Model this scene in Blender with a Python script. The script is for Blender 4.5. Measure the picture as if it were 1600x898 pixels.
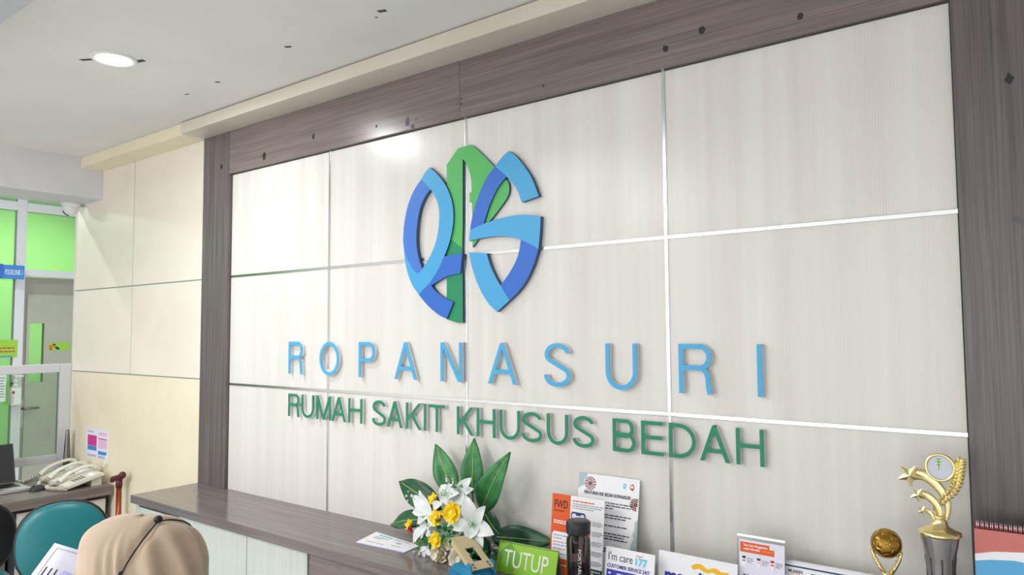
import bpy, bmesh, math, random
from mathutils import Vector, Matrix
for _o in list(bpy.data.objects): bpy.data.objects.remove(_o)
SC = bpy.context.scene
COL = SC.collection
PI = math.pi
random.seed(7)

# ------------------------------------------------------------------ camera
CAM_Z = 1.63
cam_d = bpy.data.cameras.new('camera')
cam_d.sensor_width = 36.0
cam_d.lens = 1126.0 / 1600.0 * 36.0
cam_d.clip_start = 0.02
cam = bpy.data.objects.new('camera', cam_d)
COL.objects.link(cam)
cam.matrix_world = Matrix([[0.797115, 0.041728, 0.602384, 0.0], [0.603786, -0.043404, -0.795964, -2.0], [-0.007068, 0.998186, -0.059793, 1.63], [0.0, 0.0, 0.0, 1.0]])
SC.camera = cam

# ------------------------------------------------------------------ world, exposure
w = bpy.data.worlds.new('overcast_daylight'); SC.world = w
w.use_nodes = True
w.node_tree.nodes['Background'].inputs[0].default_value = (0.97, 0.98, 1.0, 1)
w.node_tree.nodes['Background'].inputs[1].default_value = 4.6
SC.view_settings.view_transform = 'Standard'
SC.view_settings.look = 'None'
SC.view_settings.gamma = 1.0
SC.view_settings.use_curve_mapping = False
SC.view_settings.exposure = -0.94
SC.cycles.use_denoising = True
SC.cycles.max_bounces = 10
SC.cycles.diffuse_bounces = 6
SC.cycles.caustics_reflective = False
SC.cycles.caustics_refractive = False

# energy of the lamps (each lamp's own light is made in its builder)
W_DOWN, W_PANEL, W_CORR, W_CLINIC = 21.0, 68.0, 30.0, 13.0

# ------------------------------------------------------------------ materials
def lin(c):
    return tuple(((v/255)/12.92 if v/255 <= 0.04045 else ((v/255+0.055)/1.055)**2.4) for v in c)
def mat(name, rgb, rough=0.5, metal=0.0, spec=0.5, alpha=None, emit=None, trans=0.0, ior=1.45, coat=0.0):
    m = bpy.data.materials.new(name); m.use_nodes = True
    b = m.node_tree.nodes['Principled BSDF']
    b.inputs['Base Color'].default_value = (*lin(rgb), 1)
    b.inputs['Roughness'].default_value = rough
    b.inputs['Metallic'].default_value = metal
    b.inputs['Specular IOR Level'].default_value = spec
    b.inputs['IOR'].default_value = ior
    b.inputs['Transmission Weight'].default_value = trans
    b.inputs['Coat Weight'].default_value = coat
    if emit:
        b.inputs['Emission Color'].default_value = (*lin(emit[0]), 1)
        b.inputs['Emission Strength'].default_value = emit[1]
    return m
def nd(m, t, **kw):
    n = m.node_tree.nodes.new(t)
    for k, v in kw.items(): setattr(n, k, v)
    return n
def lk(m, a, b): m.node_tree.links.new(a, b)
def bsdf(m): return m.node_tree.nodes['Principled BSDF']
def ramp(m, fac, stops):
    r = nd(m, 'ShaderNodeValToRGB')
    els = r.color_ramp.elements
    while len(els) < len(stops): els.new(0.5)
    for e, (p, c) in zip(els, stops):
        e.position = p; e.color = (*lin(c), 1)
    lk(m, fac, r.inputs[0]); return r.outputs[0]
def coords(m, scale, rnd=True):
    tc = nd(m, 'ShaderNodeTexCoord'); mp = nd(m, 'ShaderNodeMapping')
    mp.inputs['Scale'].default_value = scale
    if rnd:
        oi = nd(m, 'ShaderNodeObjectInfo'); mu = nd(m, 'ShaderNodeMath', operation='MULTIPLY'); mu.inputs[1].default_value = 17.0
        lk(m, oi.outputs['Random'], mu.inputs[0])
        cb = nd(m, 'ShaderNodeCombineXYZ')
        for i in range(3): lk(m, mu.outputs[0], cb.inputs[i])
        lk(m, cb.outputs[0], mp.inputs['Location'])
    lk(m, tc.outputs['Object'], mp.inputs['Vector']); return mp.outputs[0]
def noise(m, vec, scale=1.0, detail=3.0, rough=0.5, dist=0.0):
    n = nd(m, 'ShaderNodeTexNoise')
    n.inputs['Scale'].default_value = scale; n.inputs['Detail'].default_value = detail
    n.inputs['Roughness'].default_value = rough; n.inputs['Distortion'].default_value = dist
    lk(m, vec, n.inputs['Vector']); return n.outputs['Fac']
def mixc(m, a, b, fac, mode='MIX'):
    x = nd(m, 'ShaderNodeMix', data_type='RGBA', blend_type=mode)
    if isinstance(fac, float): x.inputs['Factor'].default_value = fac
    else: lk(m, fac, x.inputs['Factor'])
    for s, v in ((6, a), (7, b)):
        if isinstance(v, tuple): x.inputs[s].default_value = (*lin(v), 1)
        else: lk(m, v, x.inputs[s])
    return x.outputs[2]
def bump(m, h, strength, dist=0.002):
    b = nd(m, 'ShaderNodeBump'); b.inputs['Strength'].default_value = strength; b.inputs['Distance'].default_value = dist
    lk(m, h, b.inputs['Height']); lk(m, b.outputs[0], bsdf(m).inputs['Normal'])
def grain(name, axis, stops, rough, cross=60, along=1.2, spec=0.5, fine=260, mix=0.5, bmp=0.05):
    """laminate with streaks running along one axis: 0 = x, 2 = z, 1 = y"""
    m = mat(name, (128, 128, 128), rough, spec=spec)
    s = [cross]*3; s[axis] = along
    f = [fine]*3; f[axis] = along*2
    n1 = noise(m, coords(m, tuple(s)), 1.0, 4.0, 0.6, 0.3)
    n2 = noise(m, coords(m, tuple(f)), 1.0, 2.0, 0.5)
    ad = nd(m, 'ShaderNodeMix', data_type='FLOAT'); ad.inputs[0].default_value = mix
    lk(m, n1, ad.inputs[2]); lk(m, n2, ad.inputs[3])
    lk(m, ramp(m, ad.outputs[0], stops), bsdf(m).inputs['Base Color'])
    if bmp: bump(m, n2, bmp, 0.001)
    return m
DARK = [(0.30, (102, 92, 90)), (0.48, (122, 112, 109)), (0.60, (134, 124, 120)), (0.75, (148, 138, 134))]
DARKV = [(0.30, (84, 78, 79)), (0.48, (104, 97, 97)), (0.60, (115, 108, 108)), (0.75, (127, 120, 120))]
M = {}
M['woodx'] = grain('dark_laminate_x', 0, DARK, 0.25, 48, 1.4, fine=220)
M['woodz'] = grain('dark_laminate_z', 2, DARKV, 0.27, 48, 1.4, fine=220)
M['woody'] = grain('dark_laminate_y', 1, DARK, 0.3, 34, 0.9, fine=150)
M['top'] = grain('worktop_laminate', 0, [(0.3, (100, 92, 92)), (0.5, (118, 110, 109)), (0.7, (134, 126, 124))], 0.17, 44, 1.4, fine=200)
M['cab'] = grain('pale_cabinet_laminate', 2, [(0.3, (190, 196, 190)), (0.6, (203, 208, 202))], 0.2, 70, 1.0, fine=200, bmp=0)
M['deskcab'] = grain('desk_cabinet_laminate', 2, [(0.3, (205, 200, 194)), (0.6, (222, 217, 212))], 0.35, 70, 1.0, fine=200, bmp=0)

def math2(m, op, a, b=None, c=None):
    n = nd(m, 'ShaderNodeMath', operation=op)
    for i, v in enumerate((a, b, c)):
        if v is None: continue
        if isinstance(v, (int, float)): n.inputs[i].default_value = v
        else: lk(m, v, n.inputs[i])
    return n.outputs[0]
def white_panel():
    """white laminate with fine, slightly wandering vertical lines about 5 mm apart"""
    m = mat('white_lined_laminate', (226, 222, 214), 0.24, spec=0.45)
    sep = nd(m, 'ShaderNodeSeparateXYZ'); lk(m, coords(m, (1, 1, 1)), sep.inputs[0])
    slow = noise(m, coords(m, (4.0, 1, 0.6)), 1.0, 2.0, 0.5)
    x = math2(m, 'MULTIPLY_ADD', slow, 0.09, sep.outputs[0])
    wob = noise(m, coords(m, (60, 1, 1.0)), 1.0, 2.0)
    ph = math2(m, 'MULTIPLY_ADD', wob, 3.0, math2(m, 'MULTIPLY', x, 2*PI/0.0052))
    sn = math2(m, 'MULTIPLY_ADD', math2(m, 'SINE', ph), 0.5, 0.5)
    band = noise(m, coords(m, (14, 1, 0.25)), 1.0, 2.0, 0.6)
    msk = nd(m, 'ShaderNodeMapRange'); msk.inputs[1].default_value = 0.36; msk.inputs[2].default_value = 0.68
    msk.inputs[3].default_value = 0.2; msk.inputs[4].default_value = 1.0; lk(m, band, msk.inputs[0])
    h = math2(m, 'MULTIPLY', sn, msk.outputs[0])
    l1 = ramp(m, h, [(0.0, PANEL_A), (1.0, PANEL_B)])
    l2 = ramp(m, band, [(0.35, (255, 255, 255)), (0.75, (249, 248, 246))])
    lk(m, mixc(m, l1, l2, 1.0, 'MULTIPLY'), bsdf(m).inputs['Base Color'])
    bump(m, h, 0.05, -0.0005)
    return m
PANEL_A, PANEL_B = (231, 228, 223), (216, 213, 207)
M['panel'] = white_panel()
def paint(name, rgb, rgb2, rough, sc=2.5):
    m = mat(name, rgb, rough, spec=0.35)
    lk(m, ramp(m, noise(m, coords(m, (sc, sc, sc)), 1.0, 4.0, 0.6), [(0.35, rgb2), (0.6, rgb)]), bsdf(m).inputs['Base Color'])
    return m
M['cream'] = paint('cream_board', (243, 236, 224), (237, 230, 216), 0.33)
M['cream2'] = paint('cream_paint', (242, 233, 208), (236, 226, 199), 0.5)
M['bulk'] = paint('pale_grey_laminate', (220, 213, 200), (212, 205, 191), 0.4)
M['ceil'] = paint('ceiling_paint', (232, 230, 226), (225, 223, 219), 0.6, 1.3)
M['wallw'] = paint('white_wall_paint', (232, 231, 226), (225, 224, 219), 0.6)
M['beam'] = paint('beam_paint', (226, 227, 233), (219, 220, 226), 0.6)
M['beamg'] = paint('grey_beam_paint', (196, 199, 203), (188, 191, 195), 0.6)
M['green'] = paint('green_wall_paint', (156, 208, 122), (148, 202, 114), 0.6)
M['green2'] = paint('lime_wall_paint', (176, 218, 130), (168, 212, 124), 0.6)
M['backing'] = mat('seam_backing', (150, 158, 148), 0.5)
M['seamgreen'] = mat('grey_green_seam', (150, 160, 148), 0.5)
M['tile'] = paint('floor_tile', (212, 212, 212), (204, 204, 205), 0.18)
M['grout'] = mat('floor_grout', (150, 147, 140), 0.7)
M['alu'] = mat('white_aluminium', (214, 216, 222), 0.4)
M['strip'] = mat('aluminium_strip', (218, 220, 222), 0.22, metal=1.0)
M['chrome'] = mat('chrome', (225, 225, 228), 0.12, metal=1.0)
M['steel'] = mat('brushed_steel', (130, 128, 124), 0.35, metal=1.0)
M['letside'] = mat('silver_acrylic', (226, 230, 233), 0.25, metal=0.45)
M['gold'] = mat('gold_plastic', (242, 226, 166), 0.22, metal=1.0)
M['goldd'] = mat('bronze_gold', (176, 138, 62), 0.2, metal=1.0)
M['white'] = mat('white_plastic', (238, 238, 236), 0.35)
M['offwhite'] = mat('phone_plastic', (226, 224, 212), 0.32)
M['cordm'] = mat('phone_cord', (206, 202, 186), 0.45)
M['black'] = mat('black_plastic', (26, 26, 28), 0.4)
M['blackm'] = mat('black_mesh', (30, 29, 30), 0.8)
M['dgrey'] = mat('dark_grey_plastic', (58, 58, 64), 0.4)
M['grey'] = mat('grey_plastic', (120, 118, 116), 0.45)
M['teal'] = mat('teal_vinyl', (22, 112, 118), 0.36)
M['paper'] = mat('white_paper', (246, 246, 250), 0.7)
M['paper2'] = mat('lilac_white_paper', (232, 231, 246), 0.7)
M['ink'] = mat('black_ink', (40, 40, 44), 0.6)
M['inkg'] = mat('grey_ink', (140, 142, 150), 0.6)
M['orange'] = mat('orange_print', (232, 92, 32), 0.4)
M['dkgreen'] = mat('dark_green_print', (26, 66, 56), 0.5)
M['blueprint'] = mat('royal_blue_print', (58, 68, 176), 0.45)
M['navy'] = mat('navy_print', (44, 40, 150), 0.45)
M['navyline'] = mat('navy_line_print', (24, 62, 104), 0.45)
M['yellowp'] = mat('yellow_print', (244, 190, 24), 0.45)
M['cyan'] = mat('cyan_print', (96, 208, 226), 0.45)
M['red'] = mat('red_print', (190, 44, 44), 0.5)
M['lime2'] = mat('bright_lime_print', (128, 206, 22), 0.45)
M['lime3'] = mat('darker_lime_print', (112, 172, 50), 0.45)  # darker green of the printed leaf
M['magenta'] = mat('magenta_print', (214, 60, 150), 0.55)
M['bluep'] = mat('blue_print', (74, 140, 208), 0.55)
M['pinkp'] = mat('pale_pink_print', (232, 190, 222), 0.6)
M['lilacp'] = mat('lilac_print', (176, 176, 222), 0.6)
M['greyp'] = mat('grey_blue_print', (176, 196, 200), 0.6)
M['virus'] = mat('maroon_print', (132, 48, 46), 0.6)
M['virus2'] = mat('grey_maroon_print', (120, 108, 106), 0.6)
M['signblue'] = mat('sign_blue', (36, 126, 206), 0.4)
M['signblued'] = mat('sign_blue_dark', (28, 96, 190), 0.4)
M['lime'] = mat('lime_print', (146, 202, 50), 0.45)
M['skin'] = mat('skin', (186, 134, 104), 0.5)
M['blacktape'] = mat('black_tape', (42, 42, 46), 0.5)  # own black of the tape scraps
M['smudge'] = mat('grey_tape_residue', (98, 94, 104), 0.6)
M['capt'] = mat('bottle_cap', (46, 46, 54), 0.38)
M['lblue'] = mat('logo_light_blue', (72, 168, 222), 0.42)
M['dblue'] = mat('logo_dark_blue', (44, 108, 204), 0.42)
M['mblue'] = mat('logo_mid_blue', (66, 124, 212), 0.42)
M['lgreen'] = mat('logo_green', (82, 182, 96), 0.42)
M['dgreen'] = mat('logo_dark_green', (16, 142, 94), 0.42)
M['lside'] = mat('logo_edge', (66, 92, 124), 0.4)
M['letb'] = mat('letter_blue', (76, 174, 224), 0.4)
M['letg'] = mat('letter_green', (32, 136, 100), 0.4)
M['lamp'] = mat('lamp_diffuser', (255, 255, 255), 0.5, emit=((248, 250, 255), 30.0))
M['lampp'] = mat('panel_diffuser', (255, 255, 255), 0.5, emit=((250, 251, 255), 6.0))
M['cane'] = mat('copper_lacquer', (150, 72, 48), 0.22, metal=0.6)
M['caneh'] = mat('maroon_handle', (92, 38, 40), 0.4)
M['punchb'] = mat('blue_enamel', (44, 140, 184), 0.35)
M['punchl'] = mat('beige_enamel', (206, 190, 148), 0.35)
M['screen'] = mat('laptop_screen', (44, 48, 52), 0.25)
M['silver'] = mat('silver_plastic', (196, 196, 200), 0.35, metal=0.4)
M['trophycol'] = mat('smoky_silver', (150, 146, 146), 0.28, metal=0.7)
M['trophydk'] = mat('dark_groove', (64, 62, 64), 0.4)
M['marble'] = mat('black_marble', (36, 34, 36), 0.2)
M['plaque'] = mat('plaque_face', (206, 210, 222), 0.4)
M['cal_red'] = mat('calendar_red', (206, 120, 112), 0.5)
M['cal_blue'] = mat('calendar_blue', (92, 174, 222), 0.5)
M['cal_back'] = mat('calendar_crimson', (160, 28, 40), 0.5)
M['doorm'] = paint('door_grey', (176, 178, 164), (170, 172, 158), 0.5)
M['doorshade'] = mat('shaded_door_grey', (150, 150, 136), 0.5)  # door grey darkened for the shade of the recess
def glass(name, rgb, tint=0.85, rough=0.02, refl=1.0):
    m = bpy.data.materials.new(name); m.use_nodes = True
    nt = m.node_tree; nt.nodes.clear()
    o = nt.nodes.new('ShaderNodeOutputMaterial'); mx = nt.nodes.new('ShaderNodeMixShader')
    t = nt.nodes.new('ShaderNodeBsdfTransparent'); g = nt.nodes.new('ShaderNodeBsdfGlossy'); fr = nt.nodes.new('ShaderNodeFresnel')
    fr.inputs[0].default_value = 1.45
    mu = nt.nodes.new('ShaderNodeMath'); mu.operation = 'MULTIPLY'; mu.inputs[1].default_value = refl
    t.inputs[0].default_value = (*lin(rgb), 1); g.inputs['Roughness'].default_value = rough
    nt.links.new(fr.outputs[0], mu.inputs[0]); nt.links.new(mu.outputs[0], mx.inputs[0])
    nt.links.new(t.outputs[0], mx.inputs[1]); nt.links.new(g.outputs[0], mx.inputs[2]); nt.links.new(mx.outputs[0], o.inputs[0])
    return m
M['glass'] = glass('window_glass', (236, 244, 238))
M['acrylic'] = glass('clear_acrylic', (246, 248, 250), rough=0.03)
M['smoke'] = glass('smoky_plastic', (206, 198, 194), rough=0.05, refl=0.8)
def leafmat(name, c1, c2):
    m = mat(name, c1, 0.38, spec=0.5)
    lk(m, ramp(m, noise(m, coords(m, (30, 30, 30)), 1.0, 3.0), [(0.3, c2), (0.7, c1)]), bsdf(m).inputs['Base Color'])
    return m
M['leaf'] = leafmat('leaf_green', (72, 146, 84), (44, 112, 62))
M['leafd'] = leafmat('leaf_dark_green', (40, 98, 62), (24, 70, 46))
M['vein'] = mat('leaf_vein', (170, 206, 120), 0.5)
M['lily'] = leafmat('white_petal', (238, 240, 240), (214, 222, 220))
M['lilyc'] = mat('lily_throat', (150, 200, 140), 0.6)
M['rose'] = leafmat('cream_rose', (244, 240, 222), (232, 224, 196))
M['yellow'] = leafmat('yellow_petal', (255, 232, 56), (250, 214, 30))
M['redpet'] = mat('red_petal', (196, 36, 34), 0.5)
def cloth(name, c1, c2):
    m = mat(name, c1, 0.85, spec=0.15)
    bsdf(m).inputs['Sheen Weight'].default_value = 0.25
    lk(m, ramp(m, noise(m, coords(m, (9, 9, 9)), 1.0, 4.0, 0.6), [(0.3, c2), (0.65, c1)]), bsdf(m).inputs['Base Color'])
    bump(m, noise(m, coords(m, (900, 900, 900)), 1.0, 2.0), 0.15, 0.0006)
    return m
M['hijab'] = cloth('beige_jersey', (207, 186, 164), (196, 174, 151))
M['tunic'] = cloth('brown_cloth', (120, 104, 92), (108, 92, 82))

# ------------------------------------------------------------------ mesh helpers
def bx(bm, x0, x1, y0, y1, z0, z1, bev=0.0, mi=0, mtx=None):
    vs = [bm.verts.new(p) for p in ((x0,y0,z0),(x1,y0,z0),(x1,y1,z0),(x0,y1,z0),(x0,y0,z1),(x1,y0,z1),(x1,y1,z1),(x0,y1,z1))]
    fs = [bm.faces.new([vs[i] for i in q]) for q in ((0,3,2,1),(4,5,6,7),(0,1,5,4),(1,2,6,5),(2,3,7,6),(3,0,4,7))]
    for f in fs: f.material_index = mi
    if bev:
        es = list({e for f in fs for e in f.edges})
        r = bmesh.ops.bevel(bm, geom=es, offset=bev, segments=2, affect='EDGES', profile=0.7)
        vs = list({v for f in r['faces'] for v in f.verts} | {v for v in vs if v.is_valid})
    if mtx: bmesh.ops.transform(bm, matrix=mtx, verts=[v for v in vs if v.is_valid])
    return bm
def prism(bm, pts, fn, d0, d1, mf=0, ms=0):
    """polygon pts (2D) extruded between depths d0 (front) and d1; fn(a, b, d) -> 3D"""
    f = [bm.verts.new(fn(a, b, d0)) for a, b in pts]; k = [bm.verts.new(fn(a, b, d1)) for a, b in pts]
    n = len(pts)
    bm.faces.new(f).material_index = mf
    bm.faces.new(list(reversed(k))).material_index = ms
    for i in range(n):
        bm.faces.new((f[i], k[i], k[(i+1) % n], f[(i+1) % n])).material_index = ms
    return bm
def lathe(bm, prof, n=24, c=(0,0,0), mi=0):
    rings = []
    for r, z in prof:
        if r < 1e-6: rings.append([bm.verts.new((c[0], c[1], c[2]+z))])
        else: rings.append([bm.verts.new((c[0]+r*math.cos(2*PI*i/n), c[1]+r*math.sin(2*PI*i/n), c[2]+z)) for i in range(n)])
    for a, b in zip(rings, rings[1:]):
        for i in range(n):
            j = (i+1) % n
            if len(a) == 1 and len(b) == 1: continue
            if len(a) == 1: f = bm.faces.new((a[0], b[j], b[i]))
            elif len(b) == 1: f = bm.faces.new((a[i], a[j], b[0]))
            else: f = bm.faces.new((a[i], a[j], b[j], b[i]))
            f.material_index = mi; f.smooth = True
    for ring, rev in ((rings[0], True), (rings[-1], False)):
        if len(ring) > 1:
            bm.faces.new(list(reversed(ring)) if rev else ring).material_index = mi
    return bm
def tube(bm, pts, rad, n=8, closed=False, flat=1.0, up=None, mi=0, capped=True):
    """tube along pts; rad a number or list; flat squeezes the section along its second axis"""
    pts = [Vector(p) for p in pts]; L = len(pts)
    rs = rad if isinstance(rad, (list, tuple)) else [rad]*L
    rings = []; prev = None
    for i, p in enumerate(pts):
        if closed: t = pts[(i+1) % L] - pts[i-1]
        else: t = pts[min(i+1, L-1)] - pts[max(i-1, 0)]
        t.normalize()
        if up is not None: a = Vector(up)
        elif prev is not None: a = prev
        else: a = Vector((0,0,1)) if abs(t.z) < 0.9 else Vector((1,0,0))
        b = t.cross(a)
        if b.length < 1e-6: b = t.cross(Vector((1,0.3,0)))
        b.normalize(); a = b.cross(t).normalized(); prev = a
        rings.append([bm.verts.new(p + (b*math.cos(2*PI*k/n) + a*flat*math.sin(2*PI*k/n))*rs[i]) for k in range(n)])
    for i in range(L if closed else L-1):
        A, B = rings[i], rings[(i+1) % L]
        for k in range(n):
            f = bm.faces.new((A[k], A[(k+1) % n], B[(k+1) % n], B[k])); f.smooth = True; f.material_index = mi
    if not closed and capped:
        bm.faces.new(list(reversed(rings[0]))).material_index = mi; bm.faces.new(rings[-1]).material_index = mi
    return bm
def ball(bm, c, r, sc=(1,1,1), u=16, v=10, mi=0, mtx=None):
    g = bmesh.ops.create_uvsphere(bm, u_segments=u, v_segments=v, radius=r)
    for x in g['verts']:
        x.co = Vector((x.co.x*sc[0], x.co.y*sc[1], x.co.z*sc[2]))
        if mtx: x.co = mtx @ x.co
        x.co += Vector(c)
    for f in {f for x in g['verts'] for f in x.link_faces}: f.smooth = True; f.material_index = mi
    return bm
def nb(): return bmesh.new()
def link(o, parent=None):
    COL.objects.link(o)
    if parent: o.parent = parent
    return o
def obj(name, bm, m, parent=None, world=False, smooth=False, norm=True):
    if norm: bmesh.ops.recalc_face_normals(bm, faces=bm.faces[:])
    me = bpy.data.meshes.new(name); bm.to_mesh(me); bm.free()
    for x in (m if isinstance(m, (list, tuple)) else [m]): me.materials.append(x)
    if smooth:
        for p in me.polygons: p.use_smooth = True
    if world and parent: me.transform(wm(parent).inverted())
    return link(bpy.data.objects.new(name, me), parent)
def wm(o):
    m = o.matrix_basis.copy()
    return wm(o.parent) @ m if o.parent else m
def rebase(o):
    """move a one-mesh thing's origin to the middle of its base"""
    vs = [v.co for v in o.data.vertices]
    c = Vector(((min(v.x for v in vs)+max(v.x for v in vs))/2, (min(v.y for v in vs)+max(v.y for v in vs))/2, min(v.z for v in vs)))
    o.data.transform(Matrix.Translation(-c)); o.location = c
    return o
def tag(o, label, cat, group=None):
    o['label'] = label; o['category'] = cat
    if group: o['group'] = group
    return o
def struct(o, label=None):
    o['kind'] = 'structure'
    if label: o['label'] = label
    return o
def thing(name, label, cat, loc=(0,0,0), rz=0.0, group=None, rx=0.0):
    o = bpy.data.objects.new(name, None); o.empty_display_size = 0.05
    COL.objects.link(o); o.location = loc; o.rotation_euler = (rx, 0, rz)
    return tag(o, label, cat, group)
def lab(o, s): o['label'] = s; return o
def dup(root, loc, rz, label, group=None):
    r = root.copy(); COL.objects.link(r); r.location = loc; r.rotation_euler = (root.rotation_euler.x, 0, rz); r['label'] = label
    if group: r['group'] = group
    for ch in [o for o in bpy.data.objects if o.parent == root]:
        c = ch.copy(); COL.objects.link(c); c.parent = r
        for g in [o for o in bpy.data.objects if o.parent == ch]:
            d = g.copy(); COL.objects.link(d); d.parent = c
    return r
def copy_part(o, loc=None):
    c = o.copy(); COL.objects.link(c)
    if loc: c.location = loc
    return c
def catmull(pts, n=4, closed=False, corner=38):
    """smooth a polyline, keeping corners sharper than `corner` degrees"""
    L = len(pts); out = []
    def is_corner(i):
        if not closed and i in (0, L-1): return True
        a = Vector(pts[i]) - Vector(pts[i-1]); b = Vector(pts[(i+1) % L]) - Vector(pts[i])
        if a.length < 1e-9 or b.length < 1e-9: return True
        return math.degrees(a.angle(b)) > corner
    for i in range(L if closed else L-1):
        p1, p2 = Vector(pts[i]), Vector(pts[(i+1) % L])
        p0 = p1*2-p2 if is_corner(i) else Vector(pts[i-1])
        p3 = p2*2-p1 if is_corner((i+1) % L) else Vector(pts[(i+2) % L])
        for k in range(n):
            t = k/n
            out.append(tuple(0.5*((2*p1)+(p2-p0)*t+(2*p0-5*p1+4*p2-p3)*t*t+(3*p1-p0-3*p2+p3)*t**3)))
    if not closed: out.append(tuple(pts[-1]))
    return out
def text(body, m, parent, mtx, size, width=None, ext=0.0002, name='lettering', align='LEFT', bold=0.0):
    """flat print: letters lie in the local xz plane of parent facing -y, first baseline at mtx origin"""
    cu = bpy.data.curves.new(name, 'FONT'); cu.body = body; cu.size = size; cu.extrude = ext; cu.align_x = align
    cu.offset = bold; cu.resolution_u = 3
    o = bpy.data.objects.new('tmp_text', cu); COL.objects.link(o)
    dg = bpy.context.evaluated_depsgraph_get(); dg.update()
    me = bpy.data.meshes.new_from_object(o.evaluated_get(dg))
    bpy.data.objects.remove(o); bpy.data.curves.remove(cu)
    if width and len(me.vertices):
        xs = [v.co.x for v in me.vertices]; s = width/max(1e-6, max(xs)-min(xs))
        off = {'LEFT': min(xs), 'CENTER': (min(xs)+max(xs))/2, 'RIGHT': max(xs)}[align]
        for v in me.vertices: v.co.x = (v.co.x-off)*s
    me.transform(mtx @ Matrix.Rotation(PI/2, 4, 'X'))
    me.materials.clear(); me.materials.append(m)
    return link(bpy.data.objects.new(name, me), parent)
T = Matrix.Translation

# ================================================================== SETTING
CEIL, TRAY, SOFF = 2.695, 2.90, 2.635
fl = struct(obj('floor', bx(nb(), -9.6, 3.0, -6.2, 1.7, -0.1, 0.0), M['tile']))

# ceiling: a lower slab along the feature wall, the higher field of the hall, beam and bulkheads as parts
ce = struct(obj('ceiling', bx(nb(), -5.06, 3.0, -1.30, 0.0, CEIL, 3.05), M['ceil']))
obj('ceiling_field', bx(nb(), -5.06, 3.0, -6.2, -1.30, TRAY, 3.05), M['ceil'], ce)
obj('ceiling_field', bx(nb(), -9.6, -5.06, -6.2, 1.7, 3.10, 3.2), M['ceil'], ce)
lab(obj('bulkhead', bx(nb(), -4.69, -3.5, -0.13, 0.0, SOFF, CEIL, 0.002), M['cream2'], ce), 'cream bulkhead above the cream wall')
lab(obj('bulkhead', bx(nb(), -3.498, 3.0, -0.145, 0.0, SOFF, CEIL-0.005, 0.002), M['bulk'], ce), 'pale grey bulkhead above the dark wooden frame')
lab(obj('beam', bx(nb(), -5.06, -4.69, -6.2, 0.0, 2.458, CEIL+0.2, 0.003), M['beam'], ce), 'white beam over the glass screen')
lab(obj('beam', bx(nb(), -4.69, 3.0, -1.62, -1.188, 2.62, CEIL+0.21, 0.003), M['beamg'], ce), 'grey downstand beam in front of the counter ceiling')
# scraps of black tape left on the ceiling
def scrap(pts, fn, parent, m, name='tape_scrap'):
    return obj(name, prism(nb(), pts, fn, 0.0, 1.0), m, parent)
def ceil_scrap(p, a, L, W):
    c, s = math.cos(a), math.sin(a)
    pts = [(p[0]+c*u-s*v, p[1]+s*u+c*v) for u, v in ((-L*1.35,-W*1.35),(L*1.35,-W),(L*1.2,W*1.4),(-L*1.1,W*1.2))]
    scrap(pts, lambda a_, b_, d: (a_, b_, CEIL+0.0002-0.0012*d), ce, M['blacktape'])
ceil_scrap((-2.2529, -0.4003, 2.695), 0.4, 0.010, 0.005)
ceil_scrap((-1.7511, -0.3919, 2.695), 0.3, 0.012, 0.006)
ceil_scrap((-2.8098, -0.3532, 2.695), 0.5, 0.008, 0.004)
ceil_scrap((-3.062, -0.3514, 2.695), 0.3, 0.009, 0.003)
ceil_scrap((-1.803, -0.3702, 2.695), 0.3, 0.004, 0.002)
ceil_scrap((-2.9722, -0.8041, 2.695), 0.5, 0.022, 0.006)
ceil_scrap((-2.8246, -0.671, 2.695), 0.2, 0.016, 0.008)

# back wall: carcass, cream boards on the left, white laminate panels inside the wooden frame
wb = struct(obj('wall_back', bx(nb(), -5.05, 3.0, 0.010, 0.16, 0.0, 3.05), M['backing']))
def panel(x0, x1, z0, z1, m, gap, name='panel', y0=0.0):
    o = obj(name, bx(nb(), -(x1-x0)/2+gap, (x1-x0)/2-gap, 0.0, 0.010-y0, 0.0+gap, z1-z0-gap, 0.0012), m, wb)
    o.location = ((x0+x1)/2, y0, z0); return o
XS = [-3.263, -2.504, -1.722, -0.930, -0.176]
ZS = [0.40, 1.379, 1.907, 2.42]
for i in range(4):
    for k in range(3):
        panel(XS[i], XS[i+1], ZS[k], ZS[k+1], M['panel'], 0.0045)
strip_i = 0
for x in XS[1:-1]:
    obj('seam_strip', bx(nb(), x-0.0055, x+0.0055, -0.0022, 0.0098, 0.42, 2.42, 0.0008), M['strip'], wb)
for z in ZS[1:-1]:
    obj('seam_strip', bx(nb(), XS[0]+0.002, XS[-1]-0.003, -0.0026, 0.0098, z-0.0055, z+0.0055, 0.0008), M['strip'], wb)
CX = [-5.06, -4.281, -3.502]
for i in range(2):
    panel(CX[i], CX[i+1], 1.905, 2.70, M['cream'], 0.0035, 'cream_panel')
    panel(CX[i], CX[i+1], 1.393, 1.905, M['cream'], 0.0035, 'cream_panel')
lab(panel(CX[0], CX[2], 0.0, 1.393, M['cream2'], 0.0035, 'cream_panel'), 'yellowed cream lower board')
lab(obj('end_cap', bx(nb(), -5.062, -5.052, -0.004, 0.16, 0.0, 2.46, 0.001), M['wallw'], wb), 'white end of the cream wall')
panel(0.30, 3.0, 0.0, 2.64, M['panel'], 0.0045)

for (x0, x1, z) in ((-5.05, -3.502, 1.905), (-5.05, -3.502, 1.393)):
    lab(obj('seam_strip', bx(nb(), x0, x1, 0.0022, 0.0098, z-0.0034, z+0.0034), M['seamgreen'], wb), 'grey green seam of the cream wall')
lab(obj('seam_strip', bx(nb(), -4.281-0.0034, -4.281+0.0034, 0.0024, 0.0098, 1.393, 2.69), M['seamgreen'], wb), 'grey green upright seam of the cream wall')

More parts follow.
